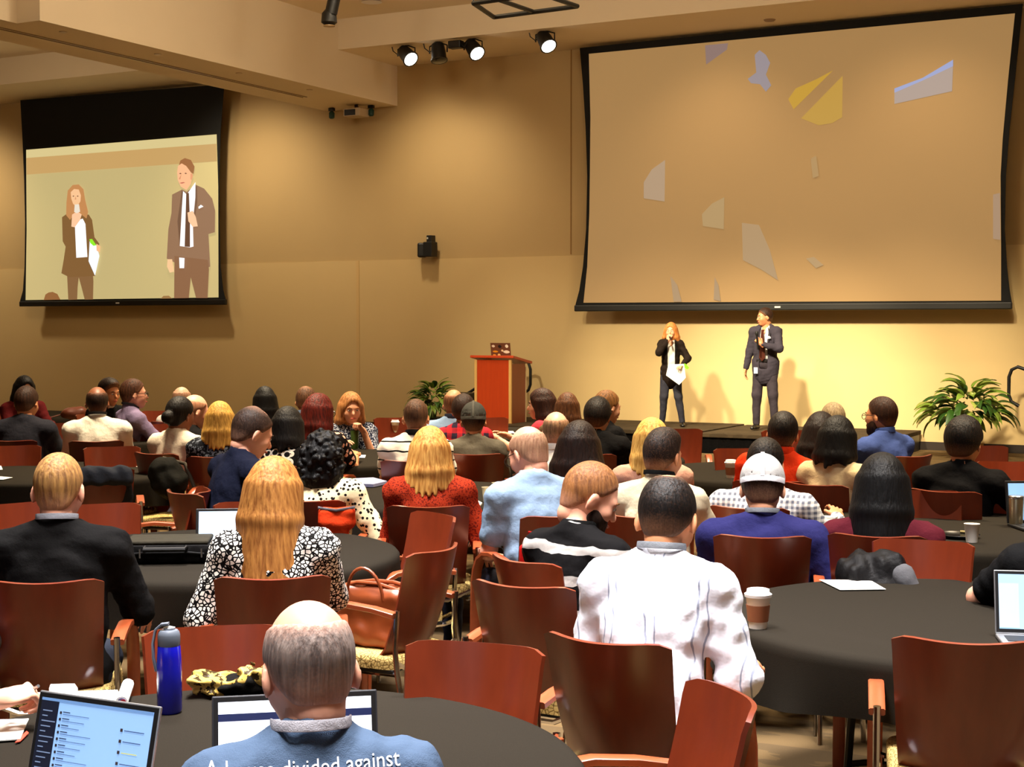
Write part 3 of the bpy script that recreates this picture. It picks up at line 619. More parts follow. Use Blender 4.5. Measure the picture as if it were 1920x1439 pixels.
# empty chairs: (label, px, py, depth, turn)
for a in [
    ('empty armchair facing the camera, centre foreground, across the table from the bald man', 905, 1210, 4.45, -160),
    ('empty armchair facing the camera behind the blue bottle', 400, 1178, 4.75, 178),
    ('empty armchair turned right with its yellow seat showing, beside the striped-polo man', 962, 1104, 5.35, 30),
    ('empty armchair at the bottom edge facing left towards the foreground table', 1395, 1310, 3.75, -112),
    ('empty armchair seen from behind at the right front, pale sheen on its back', 1815, 1212, 4.45, -4),
    ('empty armchair facing the camera with a black jacket on it, behind the sheet of paper', 1735, 1016, 6.4, -172),
    ('armchair facing left that holds the brown leather handbag', 838, 1034, 6.15, -62),
    ('empty light armchair facing left behind the one with the handbag', 835, 968, 7.3, -120),
    ('empty armchair facing the camera behind the shoulder of the man in the black sweater', 182, 948, 7.95, 172),
    ('empty armchair facing the camera left of the long-haired woman', 476, 943, 8.15, 176),
    ('empty armchair seen from behind with a dark jacket over its top', 188, 884, 9.75, 0),
    ('empty armchair facing left with its seat and both arms showing', 392, 922, 8.75, -88),
    ('empty armchair facing the camera in front of the man in the white shirt', 208, 840, 11.8, 175),
    ('empty armchair facing the camera at the left edge, middle row', 22, 838, 11.8, 176),
    ('armchair seen from its side beside the dark backpack', 362, 850, 10.4, -150),
    ('empty armchair beneath the elbow of the man in the lavender shirt', 275, 798, 14.0, 172),
    ('empty armchair facing the camera left of the man in the white shirt', 120, 795, 14.4, 176),
    ('empty armchair facing the camera between two groups in front of the stage', 1168, 842, 11.3, 175),
    ('empty armchair in front of the standing woman on stage', 1272, 806, 14.0, 178),
    ('empty armchair behind the sleeved coffee cup in front of the stage', 1385, 843, 11.7, 165),
    ('empty armchair next to the head of the man in the orange shirt', 1470, 809, 13.4, 170),
    ('empty armchair facing the camera beside the woman in the maroon sweater', 1728, 922, 8.6, 172),
    ('empty armchair below the right-hand plant', 1833, 838, 11.6, 165),
    ('empty armchair right of the man in the black T-shirt', 1885, 868, 10.3, 170),
    ('empty armchair seen from behind at the right edge, middle row', 1860, 912, 8.95, 10),
    ('empty armchair turned sideways between the orange shirt and the maroon sweater', 1585, 885, 9.0, 65),
    ('empty armchair facing the camera left of the man in the striped shirt', 738, 785, 15.0, 172),
    ('pale empty armchair in front of the lectern', 912, 785, 15.2, 172),
    ('empty armchair near the wall at left centre', 300, 772, 16.2, 175),
    ('empty armchair under the far-left table', 8, 948, 7.9, 160),
]: chair_at(*a)

# ================================================================== PEOPLE
def head_mesh(h):
    pr = [('el', (0, -.012, .02), (.076, .097, .097), None), ('el', (0, .028, -.045), (.060, .064, .078), None), ('el', (0, .060, -.098), (.026, .026, .022), None),
          ('el', (0, .072, .010), (.052, .022, .018), None), ('el', (.036, .058, -.036), (.027, .028, .026), None), ('el', (-.036, .058, -.036), (.027, .028, .026), None),
          ('rc', (0, -.026, -.03), (0, -.034, -.085), .054, .050)]
    F = Field((-.12, -.14, -.16), (.12, .14, .14), h)
    for q in pr: F.add(q, .025)
    F.add(('rc', (0, .088, .000), (0, .110, -.036), .007, .0125), .012); F.add(('el', (0, .088, -.067), (.022, .014, .010), None), .008); F.add(('el', (0, .086, -.083), (.016, .010, .007), None), .008)
    for s in (-1, 1):
        F.sub(('el', (s * .031, .100, -.004), (.017, .014, .011), None), .012)
        M_ = Euler((R(-12), 0, s * R(22))).to_matrix(); F.add(('el', (s * .079, -.008, -.018), (.009, .021, .034), M_), .006); F.sub(('el', (s * .089, .000, -.016), (.006, .011, .020), M_), .004)
    return F.mesh()
_tmpl = {}
def tmpl(key, fn):
    if key not in _tmpl: _tmpl[key] = fn()
    return _tmpl[key]
def hair_mesh(kind, h):
    n1 = Vector((0, .729, -.685)); A0 = (0, .082, .066)
    g = np.random.default_rng(abs(hash(kind)) % 1000 if False else len(kind) * 7)
    cr = lambda e, c=(0, -.012, .02): ('el', c, (.076 + e, .097 + e, .097 + e), None)
    F = Field((-.2, -.24, -.52), (.2, .16, .2), h) if kind in ('long', 'longer', 'verylong', 'wavy') else Field((-.19, -.22, -.27), (.19, .16, .2), h)
    def ears():
        for s in (-1, 1): F.sub(('el', (s * .085, .004, -.022), (.02, .022, .034), None), .008)
    if kind in ('short', 'full', 'buzz', 'receding', 'ring', 'fade', 'thin', 'spiky'):
        e = {'short': .011, 'full': .02, 'buzz': .004, 'receding': .009, 'ring': .006, 'fade': .007, 'thin': .006, 'spiky': .014}[kind]
        F.add(cr(e), .01)
        F.add(('el', (0, -.046, -.052), (.050 + e * .5, .040 + e * .5, .055), None), .03)
        if kind in ('full', 'fade'): F.add(('el', (0, .015, .075), (.068, .082, .055), None), .02)
        if kind in ('spiky', 'full'):
            for i in range(40):
                th, ph = g.uniform(0, 6.28), g.uniform(0, 1.2); d = np.array([math.sin(ph) * math.cos(th), math.sin(ph) * math.sin(th), math.cos(ph)]); c = np.array([0, -.012, .02]) + d * np.array([.078, .1, .1])
                F.add(('rc', c, c + d * .012, .012, .005), .01)
        F.sub(('pl', A0, (-n1.x, -n1.y, -n1.z)), .025); F.sub(('el', (0, .105, -.01), (.066, .055, .07), None), .02)
        F.sub(('pl', (0, 0, -.096), (0, 0, 1)), .03); ears()
        if kind == 'receding': F.sub(('el', (0, .06, .13), (.052, .085, .06), None), .015)
        if kind == 'ring': F.sub(('el', (0, -.008, .140), (.080, .14, .098), None), .014)
        if kind == 'thin': F.sub(('el', (.0, -.05, .128), (.034, .036, .03), None), .012)
    elif kind in ('long', 'longer', 'verylong', 'wavy', 'bob', 'curly', 'afro'):
        L = {'long': .24, 'longer': .34, 'verylong': .46, 'wavy': .3, 'bob': .17, 'curly': .2, 'afro': .12}[kind]
        F.add(cr(.016), .01); F.add(('el', (0, -.035, -.06), (.088, .082, .15), None), .04)
        ns = 17; sp = {'wavy': 1.22, 'long': 1.12, 'bob': 1.1}.get(kind, 1.08)
        for i in range(ns):
            t = -118 + 236 * i / (ns - 1); sn, cs = math.sin(R(t)), math.cos(R(t)); l2 = L * (1 - .18 * abs(sn)) + g.uniform(-.02, .02)
            if kind in ('curly', 'afro'): break
            p0 = np.array([sn * .078, -cs * .09 - .012, .02]); p1 = np.array([sn * .086 * sp, -cs * .085 - .026, -.10]); p2 = np.array([sn * .098 * sp * (1 + .15 * (L > .2)), -cs * .05 - .085 + .03 * abs(sn), -l2 + .02])
            if kind == 'wavy': p1 += np.array([g.uniform(-.012, .012), g.uniform(-.01, .01), 0]); p2 += np.array([g.uniform(-.015, .015), g.uniform(-.01, .01), 0])
            F.add(('rc', p0, p1, .020, .024), .028); F.add(('rc', p1, p2, .024, .010), .018)
        if kind in ('curly', 'afro'):
            F.add(('el', (0, -.035, -.02), (.115, .115, .14), None), .02)
            if kind == 'curly': F.add(('el', (0, -.055, -.12), (.125, .09, .1), None), .03)
            for i in range(420):
                th, ph = g.uniform(0, 6.28), g.uniform(0, 2.3); d = np.array([math.sin(ph) * math.cos(th), math.sin(ph) * math.sin(th), math.cos(ph)]); c = np.array([0, -.04, -.05]) + d * np.array([.118, .112, .165])
                q_ = g.uniform(.010, .018); F.add(('el', c + g.normal(size=3) * .006, (q_, q_, q_), None), .004)
        F.sub(('el', (0, .115, -.055), (.064 if kind != 'afro' else .07, .085, .13), None), .015); F.sub(('el', (0, .12, -.25), (.075, .12, .2), None), .02)
    elif kind in ('bun', 'pony', 'updo'):
        F.add(cr(.012), .01); F.add(('el', (0, -.05, -.045), (.06, .05, .06), None), .02)
        if kind == 'bun': F.add(('el', (0, -.125, -.03), (.046, .042, .046), None), .01)
        elif kind == 'pony': F.add(('rc', (0, -.105, .03), (0, -.15, -.05), .03, .03), .01); F.add(('rc', (0, -.15, -.05), (0, -.14, -.2), .03, .012), .01)
        F.sub(('pl', A0, (-n1.x, -n1.y, -n1.z)), .012); F.sub(('el', (0, .105, -.01), (.066, .055, .07), None), .015); F.sub(('pl', (0, 0, -.092), (0, 0, 1)), .012); ears()
    return F.mesh()
def beard_mesh(h, long=False):
    F = Field((-.1, -.04, -.19), (.1, .15, .02), h)
    F.add(('el', (0, .030, -.062), (.070, .070, .082), None), .01); F.add(('el', (0, .068, -.108), (.040, .036, .036 + .02 * long), None), .02)
    F.sub(('pl', (0, .012, 0), (0, 1, -.15)), .01); F.sub(('el', (0, .085, .0), (.055, .05, .062), None), .012); F.sub(('el', (0, .104, -.074), (.02, .012, .009), None), .004); F.sub(('pl', (0, 0, -.022), (0, 0, -1)), .01)
    return F.mesh()
def hand_mesh(pose):
    F = Field((-.09, -.03, -.11), (.06, .20, .05), .0055); cu = {'relax': (14, 22, 16), 'flat': (4, 8, 6), 'grip': (62, 74, 44)}[pose]
    F.add(('el', (0, .045, 0), (.041, .053, .0155), None), .01); F.add(('rc', (0, -.03, 0), (0, .02, 0), .026, .026), .015)
    for x, ln, sp in ((-.030, .074, -4), (-.010, .082, -1), (.011, .076, 2), (.030, .060, 6)):
        p = np.array([x, .085, .002]); an = 0; dirx = math.sin(R(sp))
        for s, (fr, c, r0, r1) in enumerate(((.42, cu[0], .0095, .0088), (.32, cu[1], .0088, .008), (.26, cu[2], .008, .007))):
            an += c; q = p + ln * fr * 1.1 * np.array([dirx, math.cos(R(an)), -math.sin(R(an))]); F.add(('rc', p, q, r0, r1), .004); p = q
    gz = -.03 if pose == 'grip' else -.012
    F.add(('rc', (-.028, .022, -.004), (-.056, .056, gz), .0135, .0105), .008); F.add(('rc', (-.056, .056, gz), (-.052 if pose != 'grip' else -.034, .088, gz - .012), .0105, .008), .004)
    return F.mesh()
SKIN = {'light': (226, 168, 132), 'pink': (232, 172, 142), 'tan': (206, 142, 98), 'brown': (128, 78, 50), 'dark': (84, 50, 32)}
def skin_m(k): return mat('skin_' + k, SKIN[k], .5, kind='skin')
def hair_m(c, c2=None, sk=None, am=.8): return mat('hair', c, .45, kind='hair', rgb2=c2 or tuple(int(v * .55) for v in c), p={'skin': sk, 'am': am} if sk else None)
def ik(S, T, l1, l2, pole):
    S, T = Vector(S), Vector(T); d = T - S; L = d.length
    if L > (l1 + l2) * .995: T = S + d.normalized() * (l1 + l2) * .995; d = T - S; L = d.length
    a = (l1 * l1 - l2 * l2 + L * L) / (2 * L); hh = math.sqrt(max(l1 * l1 - a * a, 0)); dn = d.normalized(); pv = Vector(pole); pv = (pv - dn * pv.dot(dn)).normalized()
    return S + dn * a + pv * hh, T
def cloth_m(spec):
    if isinstance(spec, tuple) and isinstance(spec[0], str): k, c1, c2, p = spec; return mat('fabric_' + k, c1, .85, kind=k, rgb2=c2, p=p)
    return mat('fabric', spec, .85, kind='cloth', rgb2=tuple(int(v * .82) for v in spec))
ARMS = {'table': (.15, .44, .80), 'lap': (.12, .34, .62), 'rest': (.27, .25, .70), 'thigh': (.17, .40, .60)}
def person(label, px, py, d, a, shirt=(60, 60, 70), hair=('short', (40, 26, 18)), skin='light', lean=8, sl='short', arms=('lap', 'lap'), head=(0, 8), hs=1.06, b=1.0, belly=1.0,
           pants=(34, 36, 46), collar=None, lanyard=None, glasses=False, beard=None, cap=None, face=False, chair_lab=None, cturn=0, cback=.0, roll=0, stand=None, grips=('relax', 'relax'), poles=None, legs=None, open_jacket=None, fine=None, shoes=(18, 16, 15), handdir=None, hem=.0, chair_on=True):
    P = at_d(px, py, d); near = d < 6.6; fh = fine or (.0135 if near else (.017 if d < 10 else .021)); hh = .0075 if d < 9.5 else .0105
    lr = R(lean)
    H = Vector((0, 0, .50)) if stand is None else Vector((0, 0, .95)); s = Vector((math.sin(R(roll)), math.sin(lr), math.cos(lr))).normalized()
    nl = R(lean * .5 + head[1] * .45 + 8); nk = Vector((0, math.sin(nl), math.cos(nl)))
    nlen = .160 * hs
    if stand is None: Lt = min(max((P.z - .50 - nlen * nk.z - .117 * hs) / s.z, .40), .64); SCL = 1
    else:
        Lt = .50; tot = .95 + Lt * s.z + nlen * nk.z + .117 * hs; SCL = (P.z - stand) / tot
    N = H + s * Lt; HCn = N + nk * nlen
    Rh = (Euler((0, 0, -R(head[0]))).to_matrix() @ Euler((-R(head[1]), 0, 0)).to_matrix() @ Euler((0, R(roll * .5), 0)).to_matrix())
    Mh = Matrix.Translation(HCn) @ (Rh * 1.0).to_4x4()
    rz = heading(P, a); Rw = Matrix.Rotation(rz, 3, 'Z'); off = Rw @ (HCn * SCL); loc = Vector((P.x - off.x, P.y - off.y, 0 if stand is None else stand))
    # ---- skeleton
    M3 = Vector((0, 0, 1)).rotation_difference(s).to_matrix(); M3l = [list(r) for r in M3]
    sw = .163 * b; SH = [N - s * .055 + M3 @ Vector((q * sw, .0, 0)) for q in (-1, 1)]
    tg = []; el = []
    for i, q in enumerate((-1, 1)):
        ar = arms[i]; t = ARMS[ar] if isinstance(ar, str) else ar
        t = Vector((q * t[0], t[1] + (.25 * math.sin(lr) if isinstance(ar, str) else 0), t[2])) if isinstance(ar, str) else Vector(t)
        po = poles[i] if poles else (q * .42, -.4, -.85); e, t = ik(SH[i], t, .285, .255, po); el.append(e); tg.append(t)
    if legs: HJ, KN, AN = legs
    elif stand is None: HJ = [Vector((q * .09, .0, .485)) for q in (-1, 1)]; KN = [Vector((q * .11, .42, .475)) for q in (-1, 1)]; AN = [Vector((q * .11, .36, .09)) for q in (-1, 1)]
    else: HJ = [Vector((q * .09, .0, .92)) for q in (-1, 1)]; KN = [Vector((q * .12, .02, .50)) for q in (-1, 1)]; AN = [Vector((q * .14, -.02, .09)) for q in (-1, 1)]
    def el_(c, r, k=0): return ('el', tuple(c), (r[0] + k, r[1] + k, r[2] + k), M3l)
    def torso(k):
        w = b
        return [el_(N - s * .17, (.150 * w, .112, .20), k), el_(H + s * (Lt * .36) + M3 @ Vector((0, .012, 0)), (.146 * w, .120 * belly, .20), k), ('rc', SH[0], SH[1], .066 + k, .066 + k),
                ('rc', N + s * .032 + V3((0, -.012, 0)), SH[0].lerp(N, .2), .054 + k * .6, .05 + k), ('rc', N + s * .032 + V3((0, -.012, 0)), SH[1].lerp(N, .2), .054 + k * .6, .05 + k), ('el', tuple(H + Vector((0, -.0, .02))), (.165 * w + k, .125 + k, .105 + k), None)]
    def legp(k): return [x for i in (0, 1) for x in (('rc', HJ[i], KN[i], .083 + k, .062 + k), ('rc', KN[i], AN[i], .060 + k, .040 + k))]
    body = torso(-.014) + legp(-.012) + [('rc', HCn + Rh @ V3((0, -.030, -.045)) * hs, N + nk * -.02 + V3((0, .004, 0)), .053 * hs, .052)]
    for i in (0, 1): body += [('rc', SH[i], el[i], .046, .040), ('rc', el[i], tg[i], .041, .0275)]
    for i in (0, 1): body += [('rc', AN[i] + Vector((0, -.02, -.05)), AN[i] + Vector((0, .13, -.06)), .03, .025)]
    parts = [field_of(body, max(fh, .016 if near else .02), .03), xf(tmpl(('head', hh), lambda: head_mesh(hh)), Mh, hs)]
    for i, q in enumerate((-1, 1)):
        fw = (tg[i] - el[i]).normalized(); dn = Vector(handdir[i]) if handdir and handdir[i] else fw * .8 + Vector((-q * .12, .1, -.12)); yv = dn.normalized()
        up = Vector((q * .35, 0, 1)) if not (handdir and len(handdir) > 2 and handdir[2 + i]) else Vector(handdir[2 + i])
        zv = (up - yv * up.dot(yv)).normalized(); xv = yv.cross(zv); Mx = Matrix((xv, yv, zv)).transposed().to_4x4(); Mx.translation = tg[i]
        if q < 0: Mx = Mx @ Matrix.Scale(-1, 4, (1, 0, 0))
        parts.append(xf(tmpl(('hand', grips[i]), lambda: hand_mesh(grips[i])), Mx, 1.0))
    V, Q = join(parts)
    root = mesh_obj('person', V, Q, skin_m(skin)); tag(root, label, 'person')
    root.location = loc; root.rotation_euler = (0, 0, rz); root.scale = (SCL,) * 3
    # ---- clothes
    sd = int(abs(px) + py)
    sp = torso(.012); ends = []
    if hem: sp.append(('el', tuple(H + Vector((0, 0, -.06))), (.178 * b, .142, .14 + hem), None))
    for i in (0, 1):
        if sl == 'short': m_ = SH[i].lerp(el[i], .68); sp.append(('rc', SH[i], m_, .070, .066))
        elif sl == 'long': sp += [('rc', SH[i], el[i], .067, .056), ('rc', el[i], el[i].lerp(tg[i], .93), .056, .040)]
        elif sl == 'rolled': sp += [('rc', SH[i], el[i], .070, .062), ('rc', el[i], el[i].lerp(tg[i], .30), .062, .056)]
        else: sp.append(('rc', SH[i], SH[i].lerp(el[i], .12), .066, .062))
    nb = HCn + Rh @ Vector((0, -.045, -.15)) * hs
    subs = [('rc', N + nk * .05 + V3((0, .0, 0)), N + nk * .2 + V3((0, .02, 0)), .058, .12)]
    if open_jacket: subs.append(('bx', tuple(N - s * .24 + Vector((open_jacket[1], .16, 0))), (open_jacket[0], .13, .34), None, .01))
    if open_jacket: sp = [(p_[0], p_[1], tuple(x + .010 for x in p_[2]), p_[3]) if p_[0] == 'el' else (p_[0], p_[1], p_[2], p_[3] + .0, p_[4] + .0) for p_ in sp]
    V, Q = field_of(sp, fh, .028, subs, .008, (.005 if open_jacket else .006, 62, sd))
    mesh_obj('jacket' if open_jacket else 'shirt', V, Q, cloth_m(shirt), root)
    if open_jacket:
        V, Q = field_of(torso(-.002)[:5], fh, .028, [('rc', N + nk * .045, N + nk * .2, .056, .1), ('el', tuple(N + V3((0, .1, -.02))), (.04, .06, .07), None)], .008, None); mesh_obj('blouse' if open_jacket[2] == 'w' else 'shirt', V, Q, cloth_m((248, 246, 242)), root)
    V, Q = field_of([('el', tuple(H + Vector((0, 0, .0))), (.168 * b, .13, .11), None)] + legp(.006), max(fh, .016), .03, [], .01, (.006, 34, sd + 1)); mesh_obj('trousers', V, Q, cloth_m(pants), root)
    for i in (0, 1):
        f0 = AN[i] + Vector((0, -.03, -.05)); V, Q = field_of([('rc', f0, f0 + Vector((0, .1, -.005)), .042, .04), ('rc', f0 + Vector((0, .1, -.005)), f0 + Vector((0, .19, -.015)), .04, .03)], .014, .02, [('pl', (0, 0, .003), (0, 0, 1))], .004); mesh_obj('shoe', V, Q, mat('shoe_leather', shoes, .4), root)
    Nr = N + nk * .052 + V3((0, -.010, 0))
    def ring(name, r, tube, col, lift=0, flat=1.0, fr=0.0, drop=.035):
        m = MB(); n = 28; pts = []
        for k in range(n + 1):
            an = 2 * math.pi * k / n; fy = math.sin(an); pts.append(Nr + Vector((r * math.cos(an), r * 1.02 * fy - .004, lift - drop * (fy if fy > 0 else fy * .25))))
        m.bar(pts, nk, tube * 2 * flat, tube) if flat > 1 else m.tube(pts, tube, 8, False)
        return m.build(name, cloth_m(col), root, True)
    if collar: ring('collar', .066, .010, collar, .012, 2.0)
    if lanyard:
        ring('lanyard', .076, .0045, lanyard, .020 if collar is None else .030, 2.4, drop=.05)
    # ---- hair, beard, cap, glasses
    if hair:
        k, c = hair[0], hair[1]; T_ = tmpl(('hair', k, hh), lambda: hair_mesh(k, hh)); V, Q = xf(T_, Mh, hs); thin = k in ('short', 'full', 'buzz', 'receding', 'ring', 'fade', 'thin', 'spiky')
        ho = mesh_obj('hair', V, Q, hair_m(c, hair[2] if len(hair) > 2 else None, SKIN[skin] if thin else None, {'fade': .9, 'ring': .9, 'buzz': .55, 'thin': .35}.get(k, .4)), root)
        if thin:
            p_ = T_[0]; e1 = np.clip(1 - (-.020 - p_[:, 2] * -1 * 0 - (p_[:, 2] * -1 - .09)) / .05, 0, 1) * 0; low = np.clip((-p_[:, 2] - .012) / .085, 0, 1) * (1.15 if k in ('fade', 'buzz') else .8); edge = np.clip(1 + ((p_[:, 1] - .082) * .729 - (p_[:, 2] - .066) * .685) / .035, 0, 1) * .7
            top = np.zeros(len(p_))
            if k in ('ring', 'thin', 'receding'): top = np.clip((p_[:, 2] - (.035 if k == 'ring' else .085)) / .05, 0, 1) * np.clip(1.0 - np.abs(p_[:, 0]) / .085, 0, 1) ** .5
            at = ho.data.attributes.new('thin', 'FLOAT', 'POINT'); at.data.foreach_set('value', np.clip(np.maximum(np.maximum(low, edge), top), 0, 1).astype(np.float32)[:len(ho.data.vertices)])
    if beard: V, Q = xf(tmpl(('beard', hh), lambda: beard_mesh(hh, False)), Mh, hs); mesh_obj('beard', V, Q, hair_m(beard), root)
    def hp(x, y, z): return HCn + Rh @ (Vector((x, y, z)) * hs)
    def hput(mb, name, m, smooth=True, par=None): mb.v = [tuple(hp(*v)) for v in mb.v]; return mb.build(name, m, par or root, smooth)
    if face or d > 100:
        for q in (-1, 1):
            e = MB(); e.lathe([(.0001, -.009), (.010, -.005), (.013, 0), (.010, .005), (.0001, .009)], 10); e.v = [(q * .031 + v[0], .086 + v[1] * .6, -.004 + v[2]) for v in e.v]; eo = hput(e, 'eye', mat('eye_white', (226, 220, 210), .3))
            e = MB(); e.lathe([(.0001, -.006), (.006, 0), (.0001, .006)], 8); e.v = [(q * .031 + v[0], .0935 + v[1] * .35, -.004 + v[2]) for v in e.v]; hput(e, 'iris', mat('iris', (46, 28, 18), .2), True, eo)
            hput(MB().tube([(q * .014, .095, .014), (q * .032, .094, .020), (q * .05, .082, .014)], [.0025, .004, .002], 6), 'eyebrow', hair_m(hair[1] if hair and len(hair) > 1 else (60, 40, 28)))
        hput(MB().tube([(-.024, .092, -.070), (-.010, .102, -.068), (.010, .102, -.068), (.024, .092, -.070)], [.002, .006, .006, .002], 8), 'lips', mat('lips', (176, 84, 74), .4))
    if glasses:
        g = MB()
        for q in (-1, 1):
            g.tube([(q * .033 + .026 * math.cos(2 * math.pi * k / 14), .108, -.006 + .020 * math.sin(2 * math.pi * k / 14)) for k in range(15)], .0022, 6, False)
            g.tube([(q * .060, .104, .002), (q * .078, .05, .004), (q * .082, -.02, -.002)], .0022, 6)
        g.tube([(-.008, .110, .0), (.008, .110, .0)], .002, 6); hput(g, 'glasses', mat('spectacle_frame', (30, 24, 22), .3))
    if cap:
        F = Field((-.14, -.16, -.05), (.14, .24, .16), hh); F.add(('el', (0, -.012, .022), (.090, .110, .110), None), .01); F.sub(('pl', (0, 0, .008), (0, -.10, 1)), .006); F.sub(('el', (0, -.012, .0), (.084, .104, .100), None), .004)
        V, Q = xf(F.mesh(), Mh, hs); co = mesh_obj('cap_crown', V, Q, cloth_m(cap[0]), root)
        fs = cap[1]                                # +1: peak to the front, -1: worn with the peak forward but strap seen
        pk = MB(); n = 12; top = []; bot = []
        for k in range(n + 1):
            an = math.pi * k / n; top.append((-.082 * math.cos(an), .075 + .02 + .085 * math.sin(an), .006 - .022 * math.sin(an)))
        inn = [(-.078 * math.cos(math.pi * k / n), .030 + .062 * math.sin(math.pi * k / n), .010) for k in range(n + 1)]
        V = top + inn; Fq = [(k, k + 1, n + 2 + k, n + 1 + k) for k in range(n)]; pk.add(V, Fq); pk.add([(v[0], v[1], v[2] - .005) for v in V], [tuple(reversed(f)) for f in Fq]); hput(pk, 'cap_peak', cloth_m(cap[2]))
        bd = MB().bar([(.0905 * math.cos(R(200 + 140 * k / 12)), -.012 + .1115 * math.sin(R(200 + 140 * k / 12)), .014) for k in range(13)], (0, 0, 1), .022, .004); hput(bd, 'cap_band', cloth_m(cap[3]))
        hput(MB().bar([(0, -.012 - .1125 * math.cos(R(u)), .022 + .1125 * math.sin(R(u))) for u in range(0, 91, 10)], (1, 0, 0), .016, .004), 'cap_seam', cloth_m(cap[3])); hput(MB().lathe([(.008, 0), (.006, .005), (.0001, .007)], 10, (0, -.012, .131)), 'cap_button', cloth_m(cap[3]))
    # ---- chair
    if stand is None and chair_on:
        o = Rw @ Vector((0, .045 - cback, 0)); chair(chair_lab or ('armchair under the ' + label), (loc.x + o.x, loc.y + o.y), rz - R(cturn))
    root['_n'] = 0; del root['_n']
    return dict(root=root, N=N, H=H, s=s, HC=HCn, Rh=Rh, Mw=Matrix.Translation(loc) @ Matrix.Rotation(rz, 4, 'Z') @ Matrix.Scale(SCL, 4), tg=tg, el=el, hs=hs, nk=nk)

BLACKHAIR = (20, 15, 13); DKBROWN = (48, 28, 18); BROWN = (92, 56, 32); BLOND = (222, 168, 88); GOLD = (178, 122, 60); GREY = (130, 116, 98)
PE = {}
def P_(key, *a, **k): PE[key] = person(*a, **k)
# ---------------- foreground and second row
P_('tee', 'balding man in slate-blue printed T-shirt at the foreground laptop', 578, 1130, 2.95, -4, (84, 104, 132), ('ring', (158, 142, 134), (104, 92, 88)), 'pink', lean=12, arms=('table', 'table'), head=(-10, 20), hs=1.09, b=1.08, lanyard=(206, 204, 214), fine=.011, pants=(40, 44, 58))
P_('plaid', 'man in white windowpane shirt leaning over the right table', 1252, 893, 4.85, 14, ('pane', (226, 228, 238), (150, 156, 176), {'f': 7, 'd': .035}), ('thin', BLACKHAIR), 'tan', lean=24, sl='rolled', arms=('lap', (.26, .42, .70)), head=(0, 22), hs=1.13, b=1.08, cturn=12, poles=[(-.42, -.4, -.85), (.30, -.55, -.8)], collar=(236, 236, 242), lanyard=(120, 124, 130), pants=(60, 62, 70))
P_('navy', 'man in navy T-shirt and white mesh cap', 1430, 858, 6.9, 0, (40, 40, 92), ('short', DKBROWN), 'light', lean=14, arms=('lap', (.30, .30, .66)), head=(0, 16), hs=1.15, b=1.34, lanyard=(120, 124, 130), cap=((196, 194, 192), 1, (236, 236, 240), (246, 246, 250)))
P_('black', 'man in black sweater with short fair hair at left', 110, 851, 5.7, 10, (15, 14, 14), ('buzz', (176, 132, 74), (120, 84, 50)), 'pink', lean=8, sl='long', arms=('thigh', (.27, .42, .64)), head=(6, 8), hs=1.12, b=1.2, lanyard=(150, 152, 160), pants=(38, 42, 52))
P_('zebra', 'woman with long golden hair and black-and-white patterned blouse', 515, 863, 5.75, 2, ('leopard', (238, 232, 222), (16, 14, 14), {'f': 60}), ('verylong', GOLD, (126, 76, 32)), 'light', lean=5, sl='long', arms=((-.24, .28, .68), 'table'), head=(24, 8), hs=1.05, b=1.02, face=True)
P_('polo', 'bearded man in black and grey striped polo looking down', 1108, 868, 6.1, 42, ('stripe', (13, 12, 13), (164, 160, 156), {'f': 8.2, 'd': .30, 'o': .62}), ('buzz', (150, 100, 56), (104, 66, 40)), 'pink', lean=9, arms=('lap', 'lap'), head=(34, 28), hs=1.16, b=1.16, beard=(40, 24, 16), face=True, cturn=6, collar=(20, 20, 20), pants=(24, 26, 34))
P_('oxford', 'bald man with glasses in light blue short-sleeved shirt', 990, 801, 7.6, -24, (150, 176, 206), ('ring', (176, 136, 104), (140, 100, 76)), 'pink', lean=12, arms=('lap', 'lap'), head=(-16, 24), hs=1.1, b=1.14, collar=(214, 216, 214), glasses=True, pants=(30, 32, 44), face=True)
P_('sweater', 'blonde woman in dark red knitted sweater', 806, 804, 7.9, 2, ('speckle', (150, 44, 20), (96, 22, 12), {'f': 120}), ('long', BLOND, (160, 100, 40)), 'light', lean=5, sl='long', arms=('lap', (.24, .28, .66)), head=(0, 4), hs=1.02, b=1.02)
P_('curly', 'woman with big black curly hair and yellow spotted blouse', 607, 813, 8.2, 16, ('spots', (240, 226, 180), (24, 20, 18), {'f': 42, 't': .34}), ('curly', (12, 10, 10)), 'brown', lean=10, sl='long', arms=('table', (.36, .30, .74)), head=(0, 8), hs=1.0, b=1.05)
P_('maroon', 'woman with very long black hair and maroon sweater', 1655, 868, 6.85, 4, (84, 22, 34), ('verylong', (9, 8, 9)), 'brown', lean=8, sl='long', arms=('table', 'table'), head=(0, 8), hs=1.16, b=1.22)
P_('edge', 'person in black T-shirt cut off by the right edge', 2008, 890, 5.6, -6, (14, 14, 15), ('short', DKBROWN), 'pink', lean=10, arms=((-.12, .42, .80), 'table'), poles=[(-1, -.15, -.5), (.4, -.4, -.85)], hs=1.06, b=1.1)
P_('pen', 'person holding a pen at the left edge of the foreground table', -232, 965, 3.95, 112, (90, 90, 96), ('short', BROWN), 'pink', lean=10, arms=('lap', (.06, .47, .83)), hs=1.05, pants=(92, 88, 82), grips=('relax', 'grip'))
P_('jeans', 'person in blue jeans cut off by the left edge', -190, 884, 5.4, 8, (110, 108, 116), ('short', BROWN), 'pink', lean=6, arms=('lap', 'rest'), sl='rolled', pants=(40, 62, 110))
